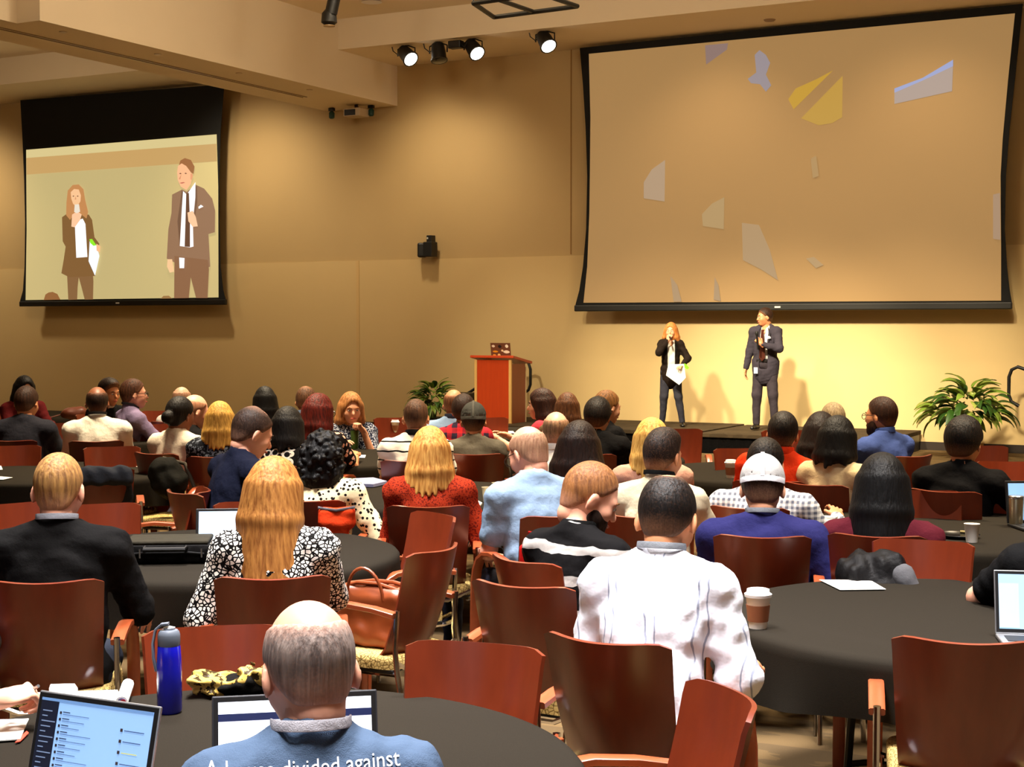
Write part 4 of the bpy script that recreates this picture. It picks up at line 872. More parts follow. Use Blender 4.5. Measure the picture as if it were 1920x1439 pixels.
# ---------------- middle rows
P_('bent', 'balding man in dark navy shirt bending to the right', 474, 766, 8.5, 62, (20, 24, 42), ('receding', (54, 36, 26)), 'pink', lean=14, sl='short', arms=('table', 'table'), head=(6, 24), hs=1.14, b=1.2, belly=1.2, face=True)
P_('rings', 'dark-haired woman in black blouse with white rings', 540, 766, 10.2, 22, ('rings', (18, 16, 16), (238, 228, 210), {'f': 17}), ('bob', BLACKHAIR), 'tan', lean=12, sl='long', arms=('table', 'table'), hs=1.05)
P_('redhair', 'woman with dark red hair and floral blouse', 598, 741, 11.4, 24, ('floral', (24, 18, 18), (232, 176, 156), {'f': 22}), ('long', (104, 26, 16), (48, 10, 8)), 'tan', lean=8, sl='short', arms=('table', 'table'), head=(14, 6), hs=1.1, glasses=True)
P_('eating', 'woman with light brown hair facing the camera and eating', 658, 738, 13.1, 172, ('speckle', (30, 34, 54), (176, 182, 196), {'f': 90}), ('long', (196, 134, 78), (130, 80, 42)), 'light', lean=10, sl='short', arms=((-.09, .27, .89), 'table'), head=(-4, 8), hs=1.08, face=True, grips=('grip', 'relax'))
P_('stripes', 'man in white polo with thin black stripes', 780, 749, 10.5, 6, ('stripe', (244, 236, 222), (18, 18, 20), {'f': 15, 'd': .16}), ('buzz', (92, 62, 42), (60, 40, 28)), 'tan', lean=7, arms=('table', 'table'), head=(0, 8), hs=1.08, b=1.12, collar=(14, 14, 16))
P_('greycap', 'man in grey shirt and dark grey cap', 888, 757, 11.0, -2, (98, 92, 80), ('short', DKBROWN), 'tan', lean=6, sl='long', arms=('table', 'table'), head=(4, 6), hs=1.06, cap=((66, 66, 62), 1, (60, 60, 58), (84, 82, 76)))
P_('blueback', 'balding man in pale blue shirt near the lectern', 851, 731, 12.8, 12, (150, 178, 214), ('ring', (120, 76, 48)), 'tan', lean=6, sl='long', arms=('table', 'table'), hs=1.06, b=1.1, collar=(40, 44, 60))
P_('check', 'dark-haired person in red and dark plaid shirt', 869, 743, 12.0, 4, ('plaid', (196, 40, 46), (44, 34, 50), {'f': 12, 'd': .5}), ('full', (46, 26, 18)), 'tan', lean=6, sl='long', arms=('table', 'table'), hs=1.0)
P_('profile', 'woman with long dark brown hair and pink top in profile', 1014, 731, 13.6, -72, (206, 64, 78), ('wavy', (64, 32, 18), (34, 16, 10)), 'light', lean=6, sl='short', arms=('table', 'table'), head=(-14, 4), hs=1.1, face=True)
P_('straight', 'woman with long straight brown hair before the stage', 1064, 739, 13.1, 4, (120, 92, 66), ('longer', (112, 70, 40), (66, 38, 22)), 'light', lean=6, sl='short', arms=('table', 'table'), hs=1.02)
P_('whiteback', 'grey-haired man in white shirt behind the bald man', 1043, 773, 9.6, 12, (236, 232, 224), ('ring', (150, 116, 84)), 'pink', lean=8, sl='long', arms=('table', 'table'), hs=1.04, collar=(228, 226, 220))
P_('darkcurl', 'woman with long dark wavy hair and dark blue top', 1087, 794, 8.6, 18, (24, 30, 66), ('wavy', (38, 20, 14), (20, 12, 9)), 'light', lean=8, sl='long', arms=('table', 'table'), hs=1.16, b=1.0)
P_('blacktop', 'person with black hair and black sweater before the stage', 1121, 749, 11.0, 14, (13, 12, 13), ('full', (16, 13, 12)), 'tan', lean=6, sl='long', arms=('table', 'table'), hs=1.06, b=1.12)
P_('fairman', 'man with fair brown hair looking right before the stage', 1139, 734, 12.3, 52, (20, 19, 20), ('short', (150, 100, 52)), 'light', lean=6, sl='long', arms=('table', 'table'), hs=1.1, face=True)
P_('pinkblonde', 'blonde woman in pale pink top', 1222, 788, 8.9, -6, (216, 162, 138), ('long', (232, 188, 104), (176, 126, 56)), 'light', lean=8, sl='long', arms=('table', 'table'), hs=1.06)
P_('cream', 'man with faded dark hair, cream shirt and black lanyard', 1243, 806, 7.5, 22, (226, 212, 178), ('fade', (38, 26, 20), (22, 15, 12)), 'tan', lean=8, sl='long', arms=('table', 'table'), head=(8, 6), hs=1.08, b=1.06, collar=(228, 216, 184), lanyard=(14, 14, 14))
P_('gingham', 'man in grey and white gingham shirt leaning on the table', 1436, 824, 7.95, 12, ('gingham', (240, 238, 232), (112, 116, 130), {'f': 36, 'd': .5}), ('short', BLACKHAIR), 'tan', lean=20, sl='long', arms=('table', (.34, .44, .78)), hs=1.12, b=1.3)
P_('orange', 'man in bright orange-red polo shirt', 1468, 774, 9.1, 4, (226, 58, 20), ('short', BLACKHAIR), 'tan', lean=6, arms=('table', 'table'), head=(0, 4), hs=1.06, b=1.16, roll=7, collar=(210, 52, 18))
P_('greytop', 'woman with dark wavy hair and grey-blue top', 1540, 776, 9.9, 14, (140, 152, 170), ('wavy', (30, 17, 12)), 'brown', lean=6, sl='short', arms=('table', 'table'), hs=1.08)
P_('creamtop', 'woman with dark hair and cream sweater', 1572, 784, 8.9, 26, (222, 196, 150), ('bob', (14, 10, 9)), 'brown', lean=6, sl='long', arms=('table', 'table'), hs=1.06)
P_('greyman', 'man with grey hair in front of the bright wall', 1562, 757, 11.2, -8, (70, 64, 60), ('short', (168, 148, 112), (120, 100, 74)), 'pink', lean=6, sl='long', arms=('table', 'table'), hs=1.06)
P_('blueman', 'man in blue shirt and glasses turned to the left', 1652, 746, 10.8, -48, (72, 92, 156), ('short', (58, 32, 20)), 'tan', lean=6, sl='long', arms=('table', 'lap'), head=(-12, 2), hs=1.08, b=1.16, glasses=True, beard=(60, 36, 22), face=True, collar=(60, 80, 140))
P_('blacktee', 'dark-haired man in black T-shirt before the right plant', 1808, 786, 8.6, 18, (11, 10, 11), ('full', (10, 8, 8)), 'tan', lean=10, arms=('table', (.34, .48, .80)), hs=1.12, b=1.2)
# ---------------- far left
P_('greytee', 'man in dark grey T-shirt holding a phone at far left', 50, 726, 12.3, 22, (42, 42, 50), ('short', (58, 34, 22)), 'tan', lean=8, arms=('table', 'table'), head=(4, 10), hs=1.08, b=1.16)
P_('farwoman', 'woman with long black hair facing the camera at far left', 46, 707, 15.6, 160, (96, 24, 26), ('long', BLACKHAIR), 'light', lean=8, sl='long', arms=('table', 'table'), hs=1.04, face=True)
P_('whiteshirt', 'man in white dress shirt seen from behind at left', 182, 726, 12.2, 2, (242, 234, 216), ('ring', (40, 26, 18), (24, 16, 12)), 'brown', lean=5, sl='long', arms=('table', 'table'), hs=1.08, b=1.2, collar=(240, 234, 220), lanyard=(20, 18, 18))
P_('darkface', 'dark-haired man in black facing right near the wall', 205, 712, 15.4, 142, (14, 14, 15), ('full', (34, 20, 14)), 'tan', lean=5, sl='short', arms=('table', 'table'), hs=1.1, face=True, lanyard=(190, 180, 170))
P_('lavender', 'man in lavender shirt and glasses in right profile', 251, 712, 14.0, 72, (150, 134, 170), ('short', (92, 54, 34)), 'pink', lean=4, sl='long', arms=('table', 'table'), head=(8, 0), hs=1.12, b=1.16, glasses=True, face=True, collar=(150, 134, 170), lanyard=(40, 36, 40))
P_('baldfar', 'bald man in white shirt far back at left centre', 341, 726, 14.6, 22, (232, 226, 220), ('ring', (190, 150, 120), (160, 120, 92)), 'pink', lean=4, sl='long', arms=('table', 'table'), hs=1.06)
P_('bun', 'dark-haired woman with a low bun and white T-shirt', 338, 746, 11.0, 42, (244, 228, 206), ('bun', BLACKHAIR), 'brown', lean=2, arms=('lap', 'lap'), hs=1.06, b=1.08, face=True)
P_('baldright', 'bald man in black in right profile', 366, 741, 12.3, 62, (14, 13, 14), ('ring', (170, 120, 90), (140, 96, 70)), 'pink', lean=6, sl='long', arms=('table', 'table'), head=(6, 12), hs=1.12, face=True)
P_('blondeback', 'blonde woman in dark patterned top at left centre', 412, 756, 10.8, 4, ('speckle', (22, 24, 30), (110, 118, 132), {'f': 60}), ('long', (222, 172, 84), (160, 116, 50)), 'light', lean=6, sl='long', arms=('table', 'table'), hs=1.0, b=.95)
P_('farblack', 'person with long black hair by the wall at left centre', 496, 728, 14.8, -14, (13, 13, 14), ('longer', (10, 8, 9)), 'light', lean=6, sl='long', arms=('table', 'table'), hs=1.1)
P_('fargrey', 'man with greying hair and dark jacket by the wall', 574, 726, 14.0, 16, (24, 26, 32), ('receding', (110, 74, 50)), 'tan', lean=6, sl='long', arms=('table', 'table'), hs=1.1, collar=(120, 140, 170))
# ---------------- presenters on the stage
pw = at_y(1258, 605, 20.95); dw = (pw - C0).dot(CF); pm = at_y(1434, 577, 20.95); dm = (pm - C0).dot(CF)
V3 = Vector
P_('speaker_w', 'woman presenter in black blazer speaking into a microphone on stage', 1258, 606, dw, 176, (36, 27, 23), ('wavy', (214, 142, 78), (164, 92, 42)), 'light', lean=0, sl='long', stand=HS, head=(14, 2), hs=1.10, b=.9, face=True, open_jacket=(.062, .0, 'w'), pants=(56, 56, 66), hem=.10, fine=.014,
   arms=((.0, .0, 0), (.0, .0, 0)) if False else ((-.17, .27, 1.04), (.06, .215, 1.46)), poles=((-1, -.4, -.6), (.8, -.1, -1)), grips=('relax', 'grip'), handdir=[(.5, .9, -.15), (-.35, .25, .9), (0, 0, 1), (.35, .95, .1)],
   legs=([V3((-.085, 0, .92)), V3((.085, 0, .92))], [V3((-.13, .03, .51)), V3((.11, .03, .51))], [V3((-.20, -.02, .09)), V3((.14, -.02, .09))]))
P_('speaker_m', 'man presenter in navy suit and tie holding a microphone on stage', 1434, 578, dm, -158, (60, 56, 66), ('short', (50, 28, 18)), 'tan', lean=1, sl='long', stand=HS, head=(48, 4), hs=1.04, b=1.04, face=True, open_jacket=(.058, -.02, 'm'), pants=(60, 54, 62), hem=.12, fine=.014,
   arms=((-.05, .27, 1.22), (.30, .03, .83)), poles=((-1, -.2, -.7), (.3, -1, -.2)), grips=('grip', 'relax'), handdir=[(.55, .35, .75), (.02, .1, -1), (-.4, .9, .2), (1, 0, .1)])

# ================================================================== PRESENTERS' THINGS
def microphone(label, base, top, silver=False):
    base, top = V3(base), V3(top); t = empty('microphone', base); tag(t, label, 'microphone'); dv = top - base; q = dv.to_track_quat('Z', 'Y').to_matrix(); L = dv.length
    a = MB().lathe([(.011, 0), (.013, .02), (.015, L * .72), (.019, L * .76)], 14); a.v = [tuple(q @ V3(v)) for v in a.v]; a.build('handle', m_black, t, True)
    a = MB().lathe([(.019, L * .76), (.026, L * .82), (.027, L * .9), (.02, L * .98), (.0001, L)], 14); a.v = [tuple(q @ V3(v)) for v in a.v]; a.build('grille', mat('mic_mesh', (190, 190, 192), .4, metal=.8) if silver else mat('dark_mic_mesh', (34, 34, 36), .5, metal=.5), t, True)
wm = PE['speaker_w']; mm = PE['speaker_m']
g = wm['tg'][1]; mo = wm['HC'] + wm['Rh'] @ V3((.01, .125, -.085)); bd = (g + V3((-.03, .07, .05))); mi = wm['Mw']
microphone('microphone with pale head at the woman presenter\'s mouth', mi @ (bd + (bd - mo).normalized() * .12), mi @ mo, True)
g = mm['tg'][0] + V3((.04, .065, .06)); dr = V3((.04, .10, 1)).normalized(); microphone('dark microphone held upright by the man in the suit', mm['Mw'] @ (g - dr * .13), mm['Mw'] @ (g + dr * .13))
h_ = wm['tg'][0]; pc = [V3((-.20, .315, 1.07)), V3((.06, .335, 1.06)), V3((.10, .33, .88)), V3((-.12, .32, .72)), V3((-.23, .31, .84))]
t = tag(MB().poly([mi @ p for p in pc], (0, .003, 0)).build('paper_sheet', mat('paper', (250, 250, 250), .7)), 'white paper held at the waist of the woman presenter', 'paper')
t = tag(MB().poly([mi @ p for p in [V3((-.21, .303, 1.08)), V3((-.24, .30, 1.06)), V3((-.29, .295, 1.0)), V3((-.25, .30, .975)), V3((-.20, .302, 1.02))]], (0, .004, 0)).build('green_folder', mat('green_plastic', (120, 220, 30), .5)), 'bright green folder corner in the woman presenter\'s hand', 'folder')
r = mm['root']; N_, s_ = mm['N'], mm['s']
MB().poly([N_ + V3((x, y, z)) for x, y, z in [(-.045, .135, -.02), (.005, .135, -.02), (.004, .15, -.06), (.03, .152, -.42), (-.018, .16, -.47), (-.062, .152, -.42), (-.034, .15, -.06)]], (0, .008, 0)).build('tie', cloth_m((70, 34, 24)), r)
MB().poly([N_ + V3((x, y, z)) for x, y, z in [(-.135, .135, -.145), (-.085, .145, -.15), (-.088, .146, -.12), (-.11, .142, -.108), (-.132, .136, -.122)]], (0, .006, 0)).build('pocket_square', cloth_m((250, 246, 236)), r)
MB().box(N_ + V3((.075, .165, -.60)), (.055, .006, .085)).build('badge', mat('badge_card', (250, 248, 244), .5), r)
MB().box(mm['H'] + V3((0, .135, .04)), (.16, .02, .03)).build('belt', mat('belt', (16, 14, 14), .4), r)
for s2 in (-1, 1):
    MB().poly([N_ + V3((s2 * x - .02, y, z)) for x, y, z in [(.05, .085, .03), (.075, .12, -.06), (.066, .143, -.19), (.058, .148, -.3), (.1, .132, -.13), (.105, .115, -.06)]], (0, .006, 0)).build('lapel', cloth_m((56, 52, 62)), r)
    MB().poly([wm['N'] + V3((s2 * x, y, z)) for x, y, z in [(.05, .08, .02), (.072, .115, -.06), (.066, .14, -.19), (.062, .142, -.3), (.098, .126, -.13), (.1, .11, -.06)]], (0, .006, 0)).build('lapel', cloth_m((16, 14, 14)), wm['root'])

# ================================================================== THINGS ON TABLES
def laptop(label, P, rz, w=.32, d=.22, ang=108, screen_m=None, rows=8, lid_m=None, side=None):
    t = empty('laptop', P, rz); tag(t, label, 'laptop'); lid = lid_m or mat('aluminium', (176, 178, 182), .35, metal=.8)
    MB().box((0, -d / 2, .008), (w, d, .014), bev=.004).build('base', lid, t); MB().box((0, -d * .40, .0158), (w * .86, d * .42, .002)).build('keyboard', m_black, t); MB().box((0, -d * .80, .0156), (w * .32, d * .24, .0015)).build('trackpad', mat('trackpad', (150, 152, 156), .3), t)
    q = Euler((R(ang - 90) * -1, 0, 0)).to_matrix()
    def up(x, z, y=0): return q @ V3((x, y, z)) + V3((0, .004, .014))
    hN = d * 1.0
    l = MB().box((0, 0, hN / 2), (w, .008, hN), bev=.003); l.v = [tuple(q @ V3(v) + V3((0, .004, .014))) for v in l.v]; lo = l.build('lid', lid, t)
    l = MB().box((0, -.0048, hN / 2), (w - .008, .002, hN - .008)); l.v = [tuple(q @ V3(v) + V3((0, .004, .014))) for v in l.v]; l.build('bezel', m_black, lo)
    sm = screen_m or mat('screen_glow', (150, 190, 235), .4, emit=.75)
    l = MB().poly([up(-w / 2 + .014, .016, -.0066), up(w / 2 - .014, .016, -.0066), up(w / 2 - .014, hN - .014, -.0066), up(-w / 2 + .014, hN - .014, -.0066)]); l.build('display', sm, lo)
    return t, up, lo, hN
def scr_rect(lo, up, name, x0, x1, z0, z1, rgb, e=.6, y=-.0074):
    MB().poly([up(x0, z0, y), up(x1, z0, y), up(x1, z1, y), up(x0, z1, y)]).build(name, mat('display_' + name, rgb, .5, emit=e), lo)
def vdir(P, lat, dep):                            # horizontal world vector from lateral / depth components seen from the camera
    f = V3((CF.x, CF.y, 0)).normalized(); return CR * lat + f * dep
# chat-window laptop, front left
Pa, Pb = at_z(75, 1303, .955), at_z(302, 1335, .955); ax = (Pb - Pa); ax.z = 0; rz = math.atan2(ax.y, ax.x); w_ = ax.length
bk = V3((-math.sin(rz), math.cos(rz), 0)); mid = (Pa + Pb) / 2; P = mid - bk * (.215 * math.sin(R(14))); P.z = TZ
t, up, lo, hN = laptop('open silver laptop with a chat window at front left', P, rz, w_, .215, 104, mat('chat_screen', (136, 176, 224), .4, emit=.62))
x0, x1 = -w_ / 2 + .014, w_ / 2 - .014
scr_rect(lo, up, 'side_panel', x0, x0 + .052, .016, hN - .020, (14, 20, 38), .5); scr_rect(lo, up, 'title_bar', x0, x1, hN - .020, hN - .014, (96, 132, 180), .6)
for k in range(14): scr_rect(lo, up, 'channel_name', x0 + .008, x0 + .024 + .012 * ((k * 7) % 3), .022 + .0115 * k, .0245 + .0115 * k, (110, 128, 160), .5, -.0078)
for k in range(11):
    z = .024 + .0145 * k; scr_rect(lo, up, 'avatar', x0 + .058, x0 + .064, z, z + .006, (40, 34, 40), .4, -.0078); scr_rect(lo, up, 'sender_name', x0 + .067, x0 + .088, z + .004, z + .0062, (34, 44, 70), .4, -.0078)
    scr_rect(lo, up, 'message_line', x0 + .067, x0 + .12 + .012 * ((k * 5) % 4), z - .001, z + .0008, (84, 112, 156), .5, -.0078)
for k in range(6):
    z = .03 + .024 * k; scr_rect(lo, up, 'avatar', x1 - .085, x1 - .078, z, z + .007, (50, 40, 40), .4, -.0078); scr_rect(lo, up, 'message_line', x1 - .074, x1 - .03 + .006 * (k % 3), z + .002, z + .0042, (60, 84, 126) if k != 3 else (190, 190, 110), .5, -.0078)
# laptop in front of the balding man
Pa, Pb = at_z(397, 1314, .97), at_z(706, 1300, .97); ax = Pb - Pa; ax.z = 0; rz = math.atan2(ax.y, ax.x); w_ = ax.length; bk = V3((-math.sin(rz), math.cos(rz), 0)); P = (Pa + Pb) / 2 - bk * .07; P.z = TZ
t, up, lo, hN = laptop('open dark laptop with a white page in front of the balding man', P, rz, w_, .232, 106, mat('page_screen', (236, 242, 255), .4, emit=.95), lid_m=mat('dark_lid', (44, 46, 52), .45))
MB().poly([up(-w_ / 2 + .004, .006, -.0069), up(w_ / 2 - .004, .006, -.0069), up(w_ / 2 - .004, .018, -.0069), up(-w_ / 2 + .004, .018, -.0069)]).build('lower_bezel', mat('grey_bezel', (86, 90, 102), .5), lo)
scr_rect(lo, up, 'menu_bar', -w_ / 2 + .014, w_ / 2 - .014, hN - .056, hN - .040, (20, 32, 74), .5); scr_rect(lo, up, 'menu_text', -.03, .03, hN - .051, hN - .046, (170, 190, 225), .5, -.0079)
# laptop at the right edge and the one behind it
Pa = at_z(1840, 1096, .95); Pb = at_z(1872, 1200, TZ + .01); rz = heading(Pa, -8); ex = V3((math.cos(rz), math.sin(rz), 0)); P = at_z(1866, 1196, TZ) + ex * .16; P.z = TZ
t, up, lo, hN = laptop('open laptop with a blue screen at the right edge of the coffee-cup table', P, rz, .32, .215, 104, mat('blue_page', (150, 190, 232), .4, emit=.7))
for k in range(6): scr_rect(lo, up, 'text_block', -.06, .12, .04 + .024 * k, .054 + .024 * k, (96, 150, 214) if k % 2 else (190, 214, 238), .6)
scr_rect(lo, up, 'side_panel', -.146, -.08, .02, .17, (170, 190, 210), .6)
P = at_z(1893, 988, TZ) + V3((math.cos(heading(Pa, -30)), math.sin(heading(Pa, -30)), 0)) * .16; P.z = TZ
laptop('open laptop with a pale blue screen at the right edge, middle row', P, heading(P, -22), .32, .225, 100, mat('pale_page', (140, 186, 236), .4, emit=.7), lid_m=mat('black_lid', (20, 20, 22), .5))
P = at_z(428, 1040, TZ); laptop('small open laptop half hidden by the long-haired woman', P, heading(P, 4), .30, .20, 104, mat('pale_page', (190, 214, 240), .4, emit=.7), lid_m=mat('black_lid', (20, 20, 22), .5))
# stickered laptop on the lectern, lid to the audience
t, up, lo, hN = laptop('laptop covered in stickers on top of the lectern', LT + V3((0, .0, -.005)), R(183), .34, .22, 100, lid_m=mat('lectern_laptop_lid', (110, 66, 44), .5))
for (x, z, w2, h2, rgb) in [(-.12, .17, .05, .04, (240, 225, 205)), (-.01, .165, .055, .05, (28, 14, 18)), (.11, .17, .05, .055, (250, 245, 230)), (.10, .08, .1, .05, (250, 244, 226)), (-.09, .085, .085, .03, (236, 160, 30)), (.03, .1, .036, .036, (244, 222, 180)), (-.03, .03, .045, .045, (244, 214, 140)), (-.11, .03, .05, .025, (240, 170, 70))]:
    # x runs left to right as the audience sees it
    b_ = MB(); n = 10; b_.poly([up(-x + w2 / 2 * math.cos(2 * math.pi * k / n + .3) * (1 + .18 * math.cos(4 * math.pi * k / n)), z + h2 / 2 * math.sin(2 * math.pi * k / n + .3), .0052) for k in range(n)], tuple(V3(up(0, 0, .001)) - V3(up(0, 0, 0)))); b_.build('sticker', mat('sticker', rgb, .5), lo)

def cup(label, px, py, h, r0, r1, kind):
    P = at_z(px, py, TZ); t = empty('paper_cup' if kind != 'clear' else 'plastic_cup', P); tag(t, label, 'cup')
    white = mat('cup_paper', (244, 240, 230), .5) if kind != 'clear' else mat('clear_plastic', (214, 206, 180), .15, spec=.6)
    MB().lathe([(r0, 0), (r1, h), (r1 + .002, h + .003), (r1 - .001, h + .003), (r0 * .92, .006)], 28).build('cup', white, t, True)
    if kind == 'lid':
        MB().lathe([(r1 + .004, h - .004), (r1 + .005, h + .006), (r1 - .002, h + .010), (r1 - .004, h + .022), (r1 - .010, h + .024), (.0001, h + .020)], 28).build('lid', mat('cup_lid', (250, 250, 250), .35), t, True)
        k0, k1 = .22, .72; rr = lambda k: r0 + (r1 - r0) * k + .0025
        MB().lathe([(rr(k0), h * k0), (rr(k1), h * k1)], 28).build('sleeve', mat('cup_sleeve', (150, 92, 58), .7), t, True)
    return t
cup('lidded coffee cup with brown sleeve on the right table', 1421, 1178, .115, .031, .043, 'lid')
cup('plain white paper cup beside a black plate', 1822, 1017, .088, .027, .037, 'open')
cup('lidded coffee cup with brown sleeve before the stage', 1370, 897, .105, .029, .040, 'lid')
cup('lidded coffee cup beside the man in the striped polo', 741, 812, .105, .029, .040, 'lid')
cup('clear plastic cup nearer the red sweater', 915, 941, .085, .028, .039, 'clear'); cup('clear plastic cup behind another, before the blue shirt', 934, 932, .085, .028, .039, 'clear')
cup('white paper cup beside the man in the lavender shirt', 303, 812, .09, .027, .037, 'open')
t = empty('plate', at_z(1797, 1008, TZ)); tag(t, 'black round plate beside the plain white cup', 'plate'); MB().lathe([(.05, .001), (.075, .006), (.105, .016), (.103, .018), (.072, .009), (.0001, .006)], 28).build('dish', mat('black_ceramic', (16, 16, 15), .2), t, True); MB().tube([(.085 * math.cos(k / 3), .085 * math.sin(k / 3), .018) for k in range(6)], .006).build('rim_crumb', mat('rind', (170, 150, 90), .7), t, True)
t = empty('plate', at_z(936, 944, TZ)); tag(t, 'pale plate with food by the clear cups', 'plate'); MB().lathe([(.05, .001), (.09, .012), (.088, .014), (.0001, .006)], 24).build('dish', mat('pale_plate', (226, 214, 150), .5), t, True); MB().lathe([(.03, .01), (.035, .025), (.0001, .034)], 12).build('food', mat('food', (214, 178, 70), .7), t, True)
# blue bottle
P = at_z(318, 1336, TZ); t = empty('water_bottle', P, heading(P, -80)); t.scale = (1, 1, 1.17); tag(t, 'translucent blue water bottle with grey lid on the foreground table', 'bottle')
mb = mat('blue_bottle', (16, 22, 190), .18, spec=.6, coat=.4)
MB().lathe([(.030, .0), (.034, .006), (.034, .10), (.033, .13), (.031, .155), (.027, .165)], 30).build('bottle_body', mb, t, True)
mgl = mat('grey_lid', (96, 104, 116), .45)
MB().lathe([(.029, .155), (.0305, .16), (.0305, .182), (.028, .190), (.024, .194), (.0001, .195)], 28).build('lid', mgl, t, True); MB().lathe([(.014, .194), (.016, .199), (.0001, .203)], 20, (.006, 0, 0)).build('spout_cap', mat('spout_cap', (200, 204, 206), .3), t, True)
MB().bar([(-.010, .033, .10), (-.012, .040, .13), (-.008, .042, .165), (.0, .036, .195), (.0, .020, .207), (.0, .0, .209)], (1, 0, 0), .022, .006).build('handle_strap', mgl, t, True)
# green tumbler and steel tumbler
def tumbler(label, px, py, rgb, h, r, metal):
    t = empty('tumbler', at_z(px, py, TZ)); tag(t, label, 'tumbler'); MB().lathe([(r * .82, 0), (r * .86, .01), (r, h), (r * .96, h + .004)], 24).build('tumbler_body', mat('tumbler_metal', rgb, .3, metal=metal), t, True); MB().lathe([(r * 1.02, h), (r * 1.02, h + .012), (r * .9, h + .016), (.0001, h + .014)], 24).build('lid', m_black if metal < .9 else mat('steel_lid', (180, 180, 176), .25, metal=.9), t, True)
tumbler('tall green tumbler in front of the eating woman', 665, 842, (72, 96, 40), .16, .036, .5); tumbler('stainless steel tumbler in front of the right-edge laptop', 1905, 988, (190, 180, 150), .15, .04, .95)
# papers
def paper(label, corners, z=TZ + .004, rgb=(248, 248, 240), th=.0015, name='paper_sheet', cat='paper'):
    P = [at_z(x, y, z) for x, y in corners]; o = MB().poly(P, (0, 0, th)).build(name, mat('sheet', rgb, .7)); return tag(o, label, cat)
paper('white sheet of paper at the far edge of the right table', [(1536, 1088), (1632, 1089), (1661, 1106), (1575, 1107)])
paper('white sheet of paper at the right end of the left table', [(245, 873), (286, 867), (300, 872), (262, 877)])
paper('white sheet at the left edge of the left table', [(-25, 893), (0, 894), (24, 896), (6, 900), (-25, 901)]); paper('small white napkin at the far side of the left table', [(-8, 876), (2, 874), (5, 881), (-8, 882)])
paper('stack of folded blue-grey papers behind the spotted blouse', [(662, 903), (700, 901), (726, 908), (700, 914), (668, 913)], rgb=(150, 152, 190), th=.02)
paper('white note behind the woman with curly hair', [(660, 853), (686, 854), (684, 859), (658, 858)]); paper('white papers in front of the lectern', [(918, 809), (962, 809), (966, 813), (920, 813)])
paper('crumpled napkin beside the clear cups', [(880, 944), (892, 940), (904, 946), (898, 953), (884, 953)], th=.01); paper('white pad before the sleeved coffee cup by the stage', [(1412, 871), (1440, 871), (1442, 875), (1414, 875)])
paper('white paper under the pen hand', [(-30, 1353), (54, 1350), (38, 1388), (-30, 1393)], th=.003); paper('red notebook edge under the paper', [(28, 1394), (50, 1372), (54, 1376), (38, 1392)], rgb=(206, 60, 36), th=.002, name='notebook', cat='notebook')
paper('large white sheet behind the chat-window laptop', [(52, 1304), (70, 1300), (220, 1295), (235, 1320), (60, 1332)]); paper('folded white sheet at the edge of the foreground table', [(95, 1291), (140, 1290), (146, 1299), (92, 1300)], th=.012)
P0, P1 = at_z(240, 1284, TZ + .022), at_z(228, 1318, TZ + .022); t = empty('paper_roll', P0); tag(t, 'rolled white paper with a round red and blue sticker on its end', 'paper roll'); MB().tube([(0, 0, 0), tuple(P1 - P0)], .017, 18).build('roll', mat('sheet', (248, 248, 240), .7), t, True)
e_ = (P1 - P0); dd = e_.normalized(); MB().tube([tuple(e_ + dd * .0005), tuple(e_ + dd * .002)], .0125, 18).build('blue_sticker', mat('sticker_blue', (110, 110, 150), .5), t); MB().tube([tuple(e_ + dd * .002 + CR * .004), tuple(e_ + dd * .003 + CR * .004)], .009, 14).build('red_sticker', mat('sticker_red', (170, 24, 40), .5), t)
# pen in the hand at the left edge
pp = PE['pen']; a_, b_ = at_z(24, 1316, .80), at_z(72, 1287, .86); t = empty('pen', a_); tag(t, 'silver pen in the hand at the left edge', 'pen'); MB().tube([(0, 0, 0), tuple(b_ - a_)], .0045, 10).build('barrel', mat('pen_metal', (170, 172, 176), .3, metal=.8), t, True); MB().tube([(0, 0, 0), tuple((a_ - b_).normalized() * .012)], [.004, .001], 8).build('tip', m_black, t, True)
# phone, white box
t = tag(MB().box(at_z(97, 812, .84), (.07, .012, .13), Euler((R(-40), 0, heading(at_z(97, 812, .84), 20))).to_matrix(), bev=.004).build('smartphone', mat('phone_screen', (220, 226, 234), .3, emit=.5)), 'white glowing phone held by the man in the dark grey T-shirt', 'phone')
t = empty('carton', at_z(1556, 992, TZ), heading(at_z(1556, 992, TZ), 15)); tag(t, 'small white carton beside the gingham sleeve', 'carton'); MB().box((0, 0, .03), (.07, .05, .06), bev=.004).build('box', mat('carton_card', (236, 236, 230), .6), t); MB().box((0, 0, .062), (.072, .052, .006)).build('flap', mat('carton_card', (236, 236, 230), .6), t)
# clear bag with black and gold contents
P = at_z(432, 1300, TZ); t = empty('plastic_bag', P, heading(P, 0)); tag(t, 'crinkled clear bag of black and gold cloth on the foreground table', 'bag')
g = np.random.default_rng(3); pr = [('el', (0, 0, .022), (.10, .055, .022), None), ('el', (.06, .0, .03), (.06, .05, .026), None)]; V, Q = field_of(pr, .006, .02, [('pl', (0, 0, .001), (0, 0, 1))], .003, (.006, 90, 4)); mesh_obj('black_cloth', V, Q, cloth_m((18, 16, 14)), t)
V, Q = field_of([('el', (.0, .0, .034), (.092, .05, .016), None), ('el', (.055, .0, .042), (.05, .045, .018), None), ('el', (-.07, .0, .03), (.035, .035, .01), None)], .005, .015, [], .003, (.016, 80, 9)); mesh_obj('clear_film', V, Q, mat('gold_film', (196, 162, 84), .25, kind='speckle', rgb2=(60, 48, 28), p={'f': 50}), t)
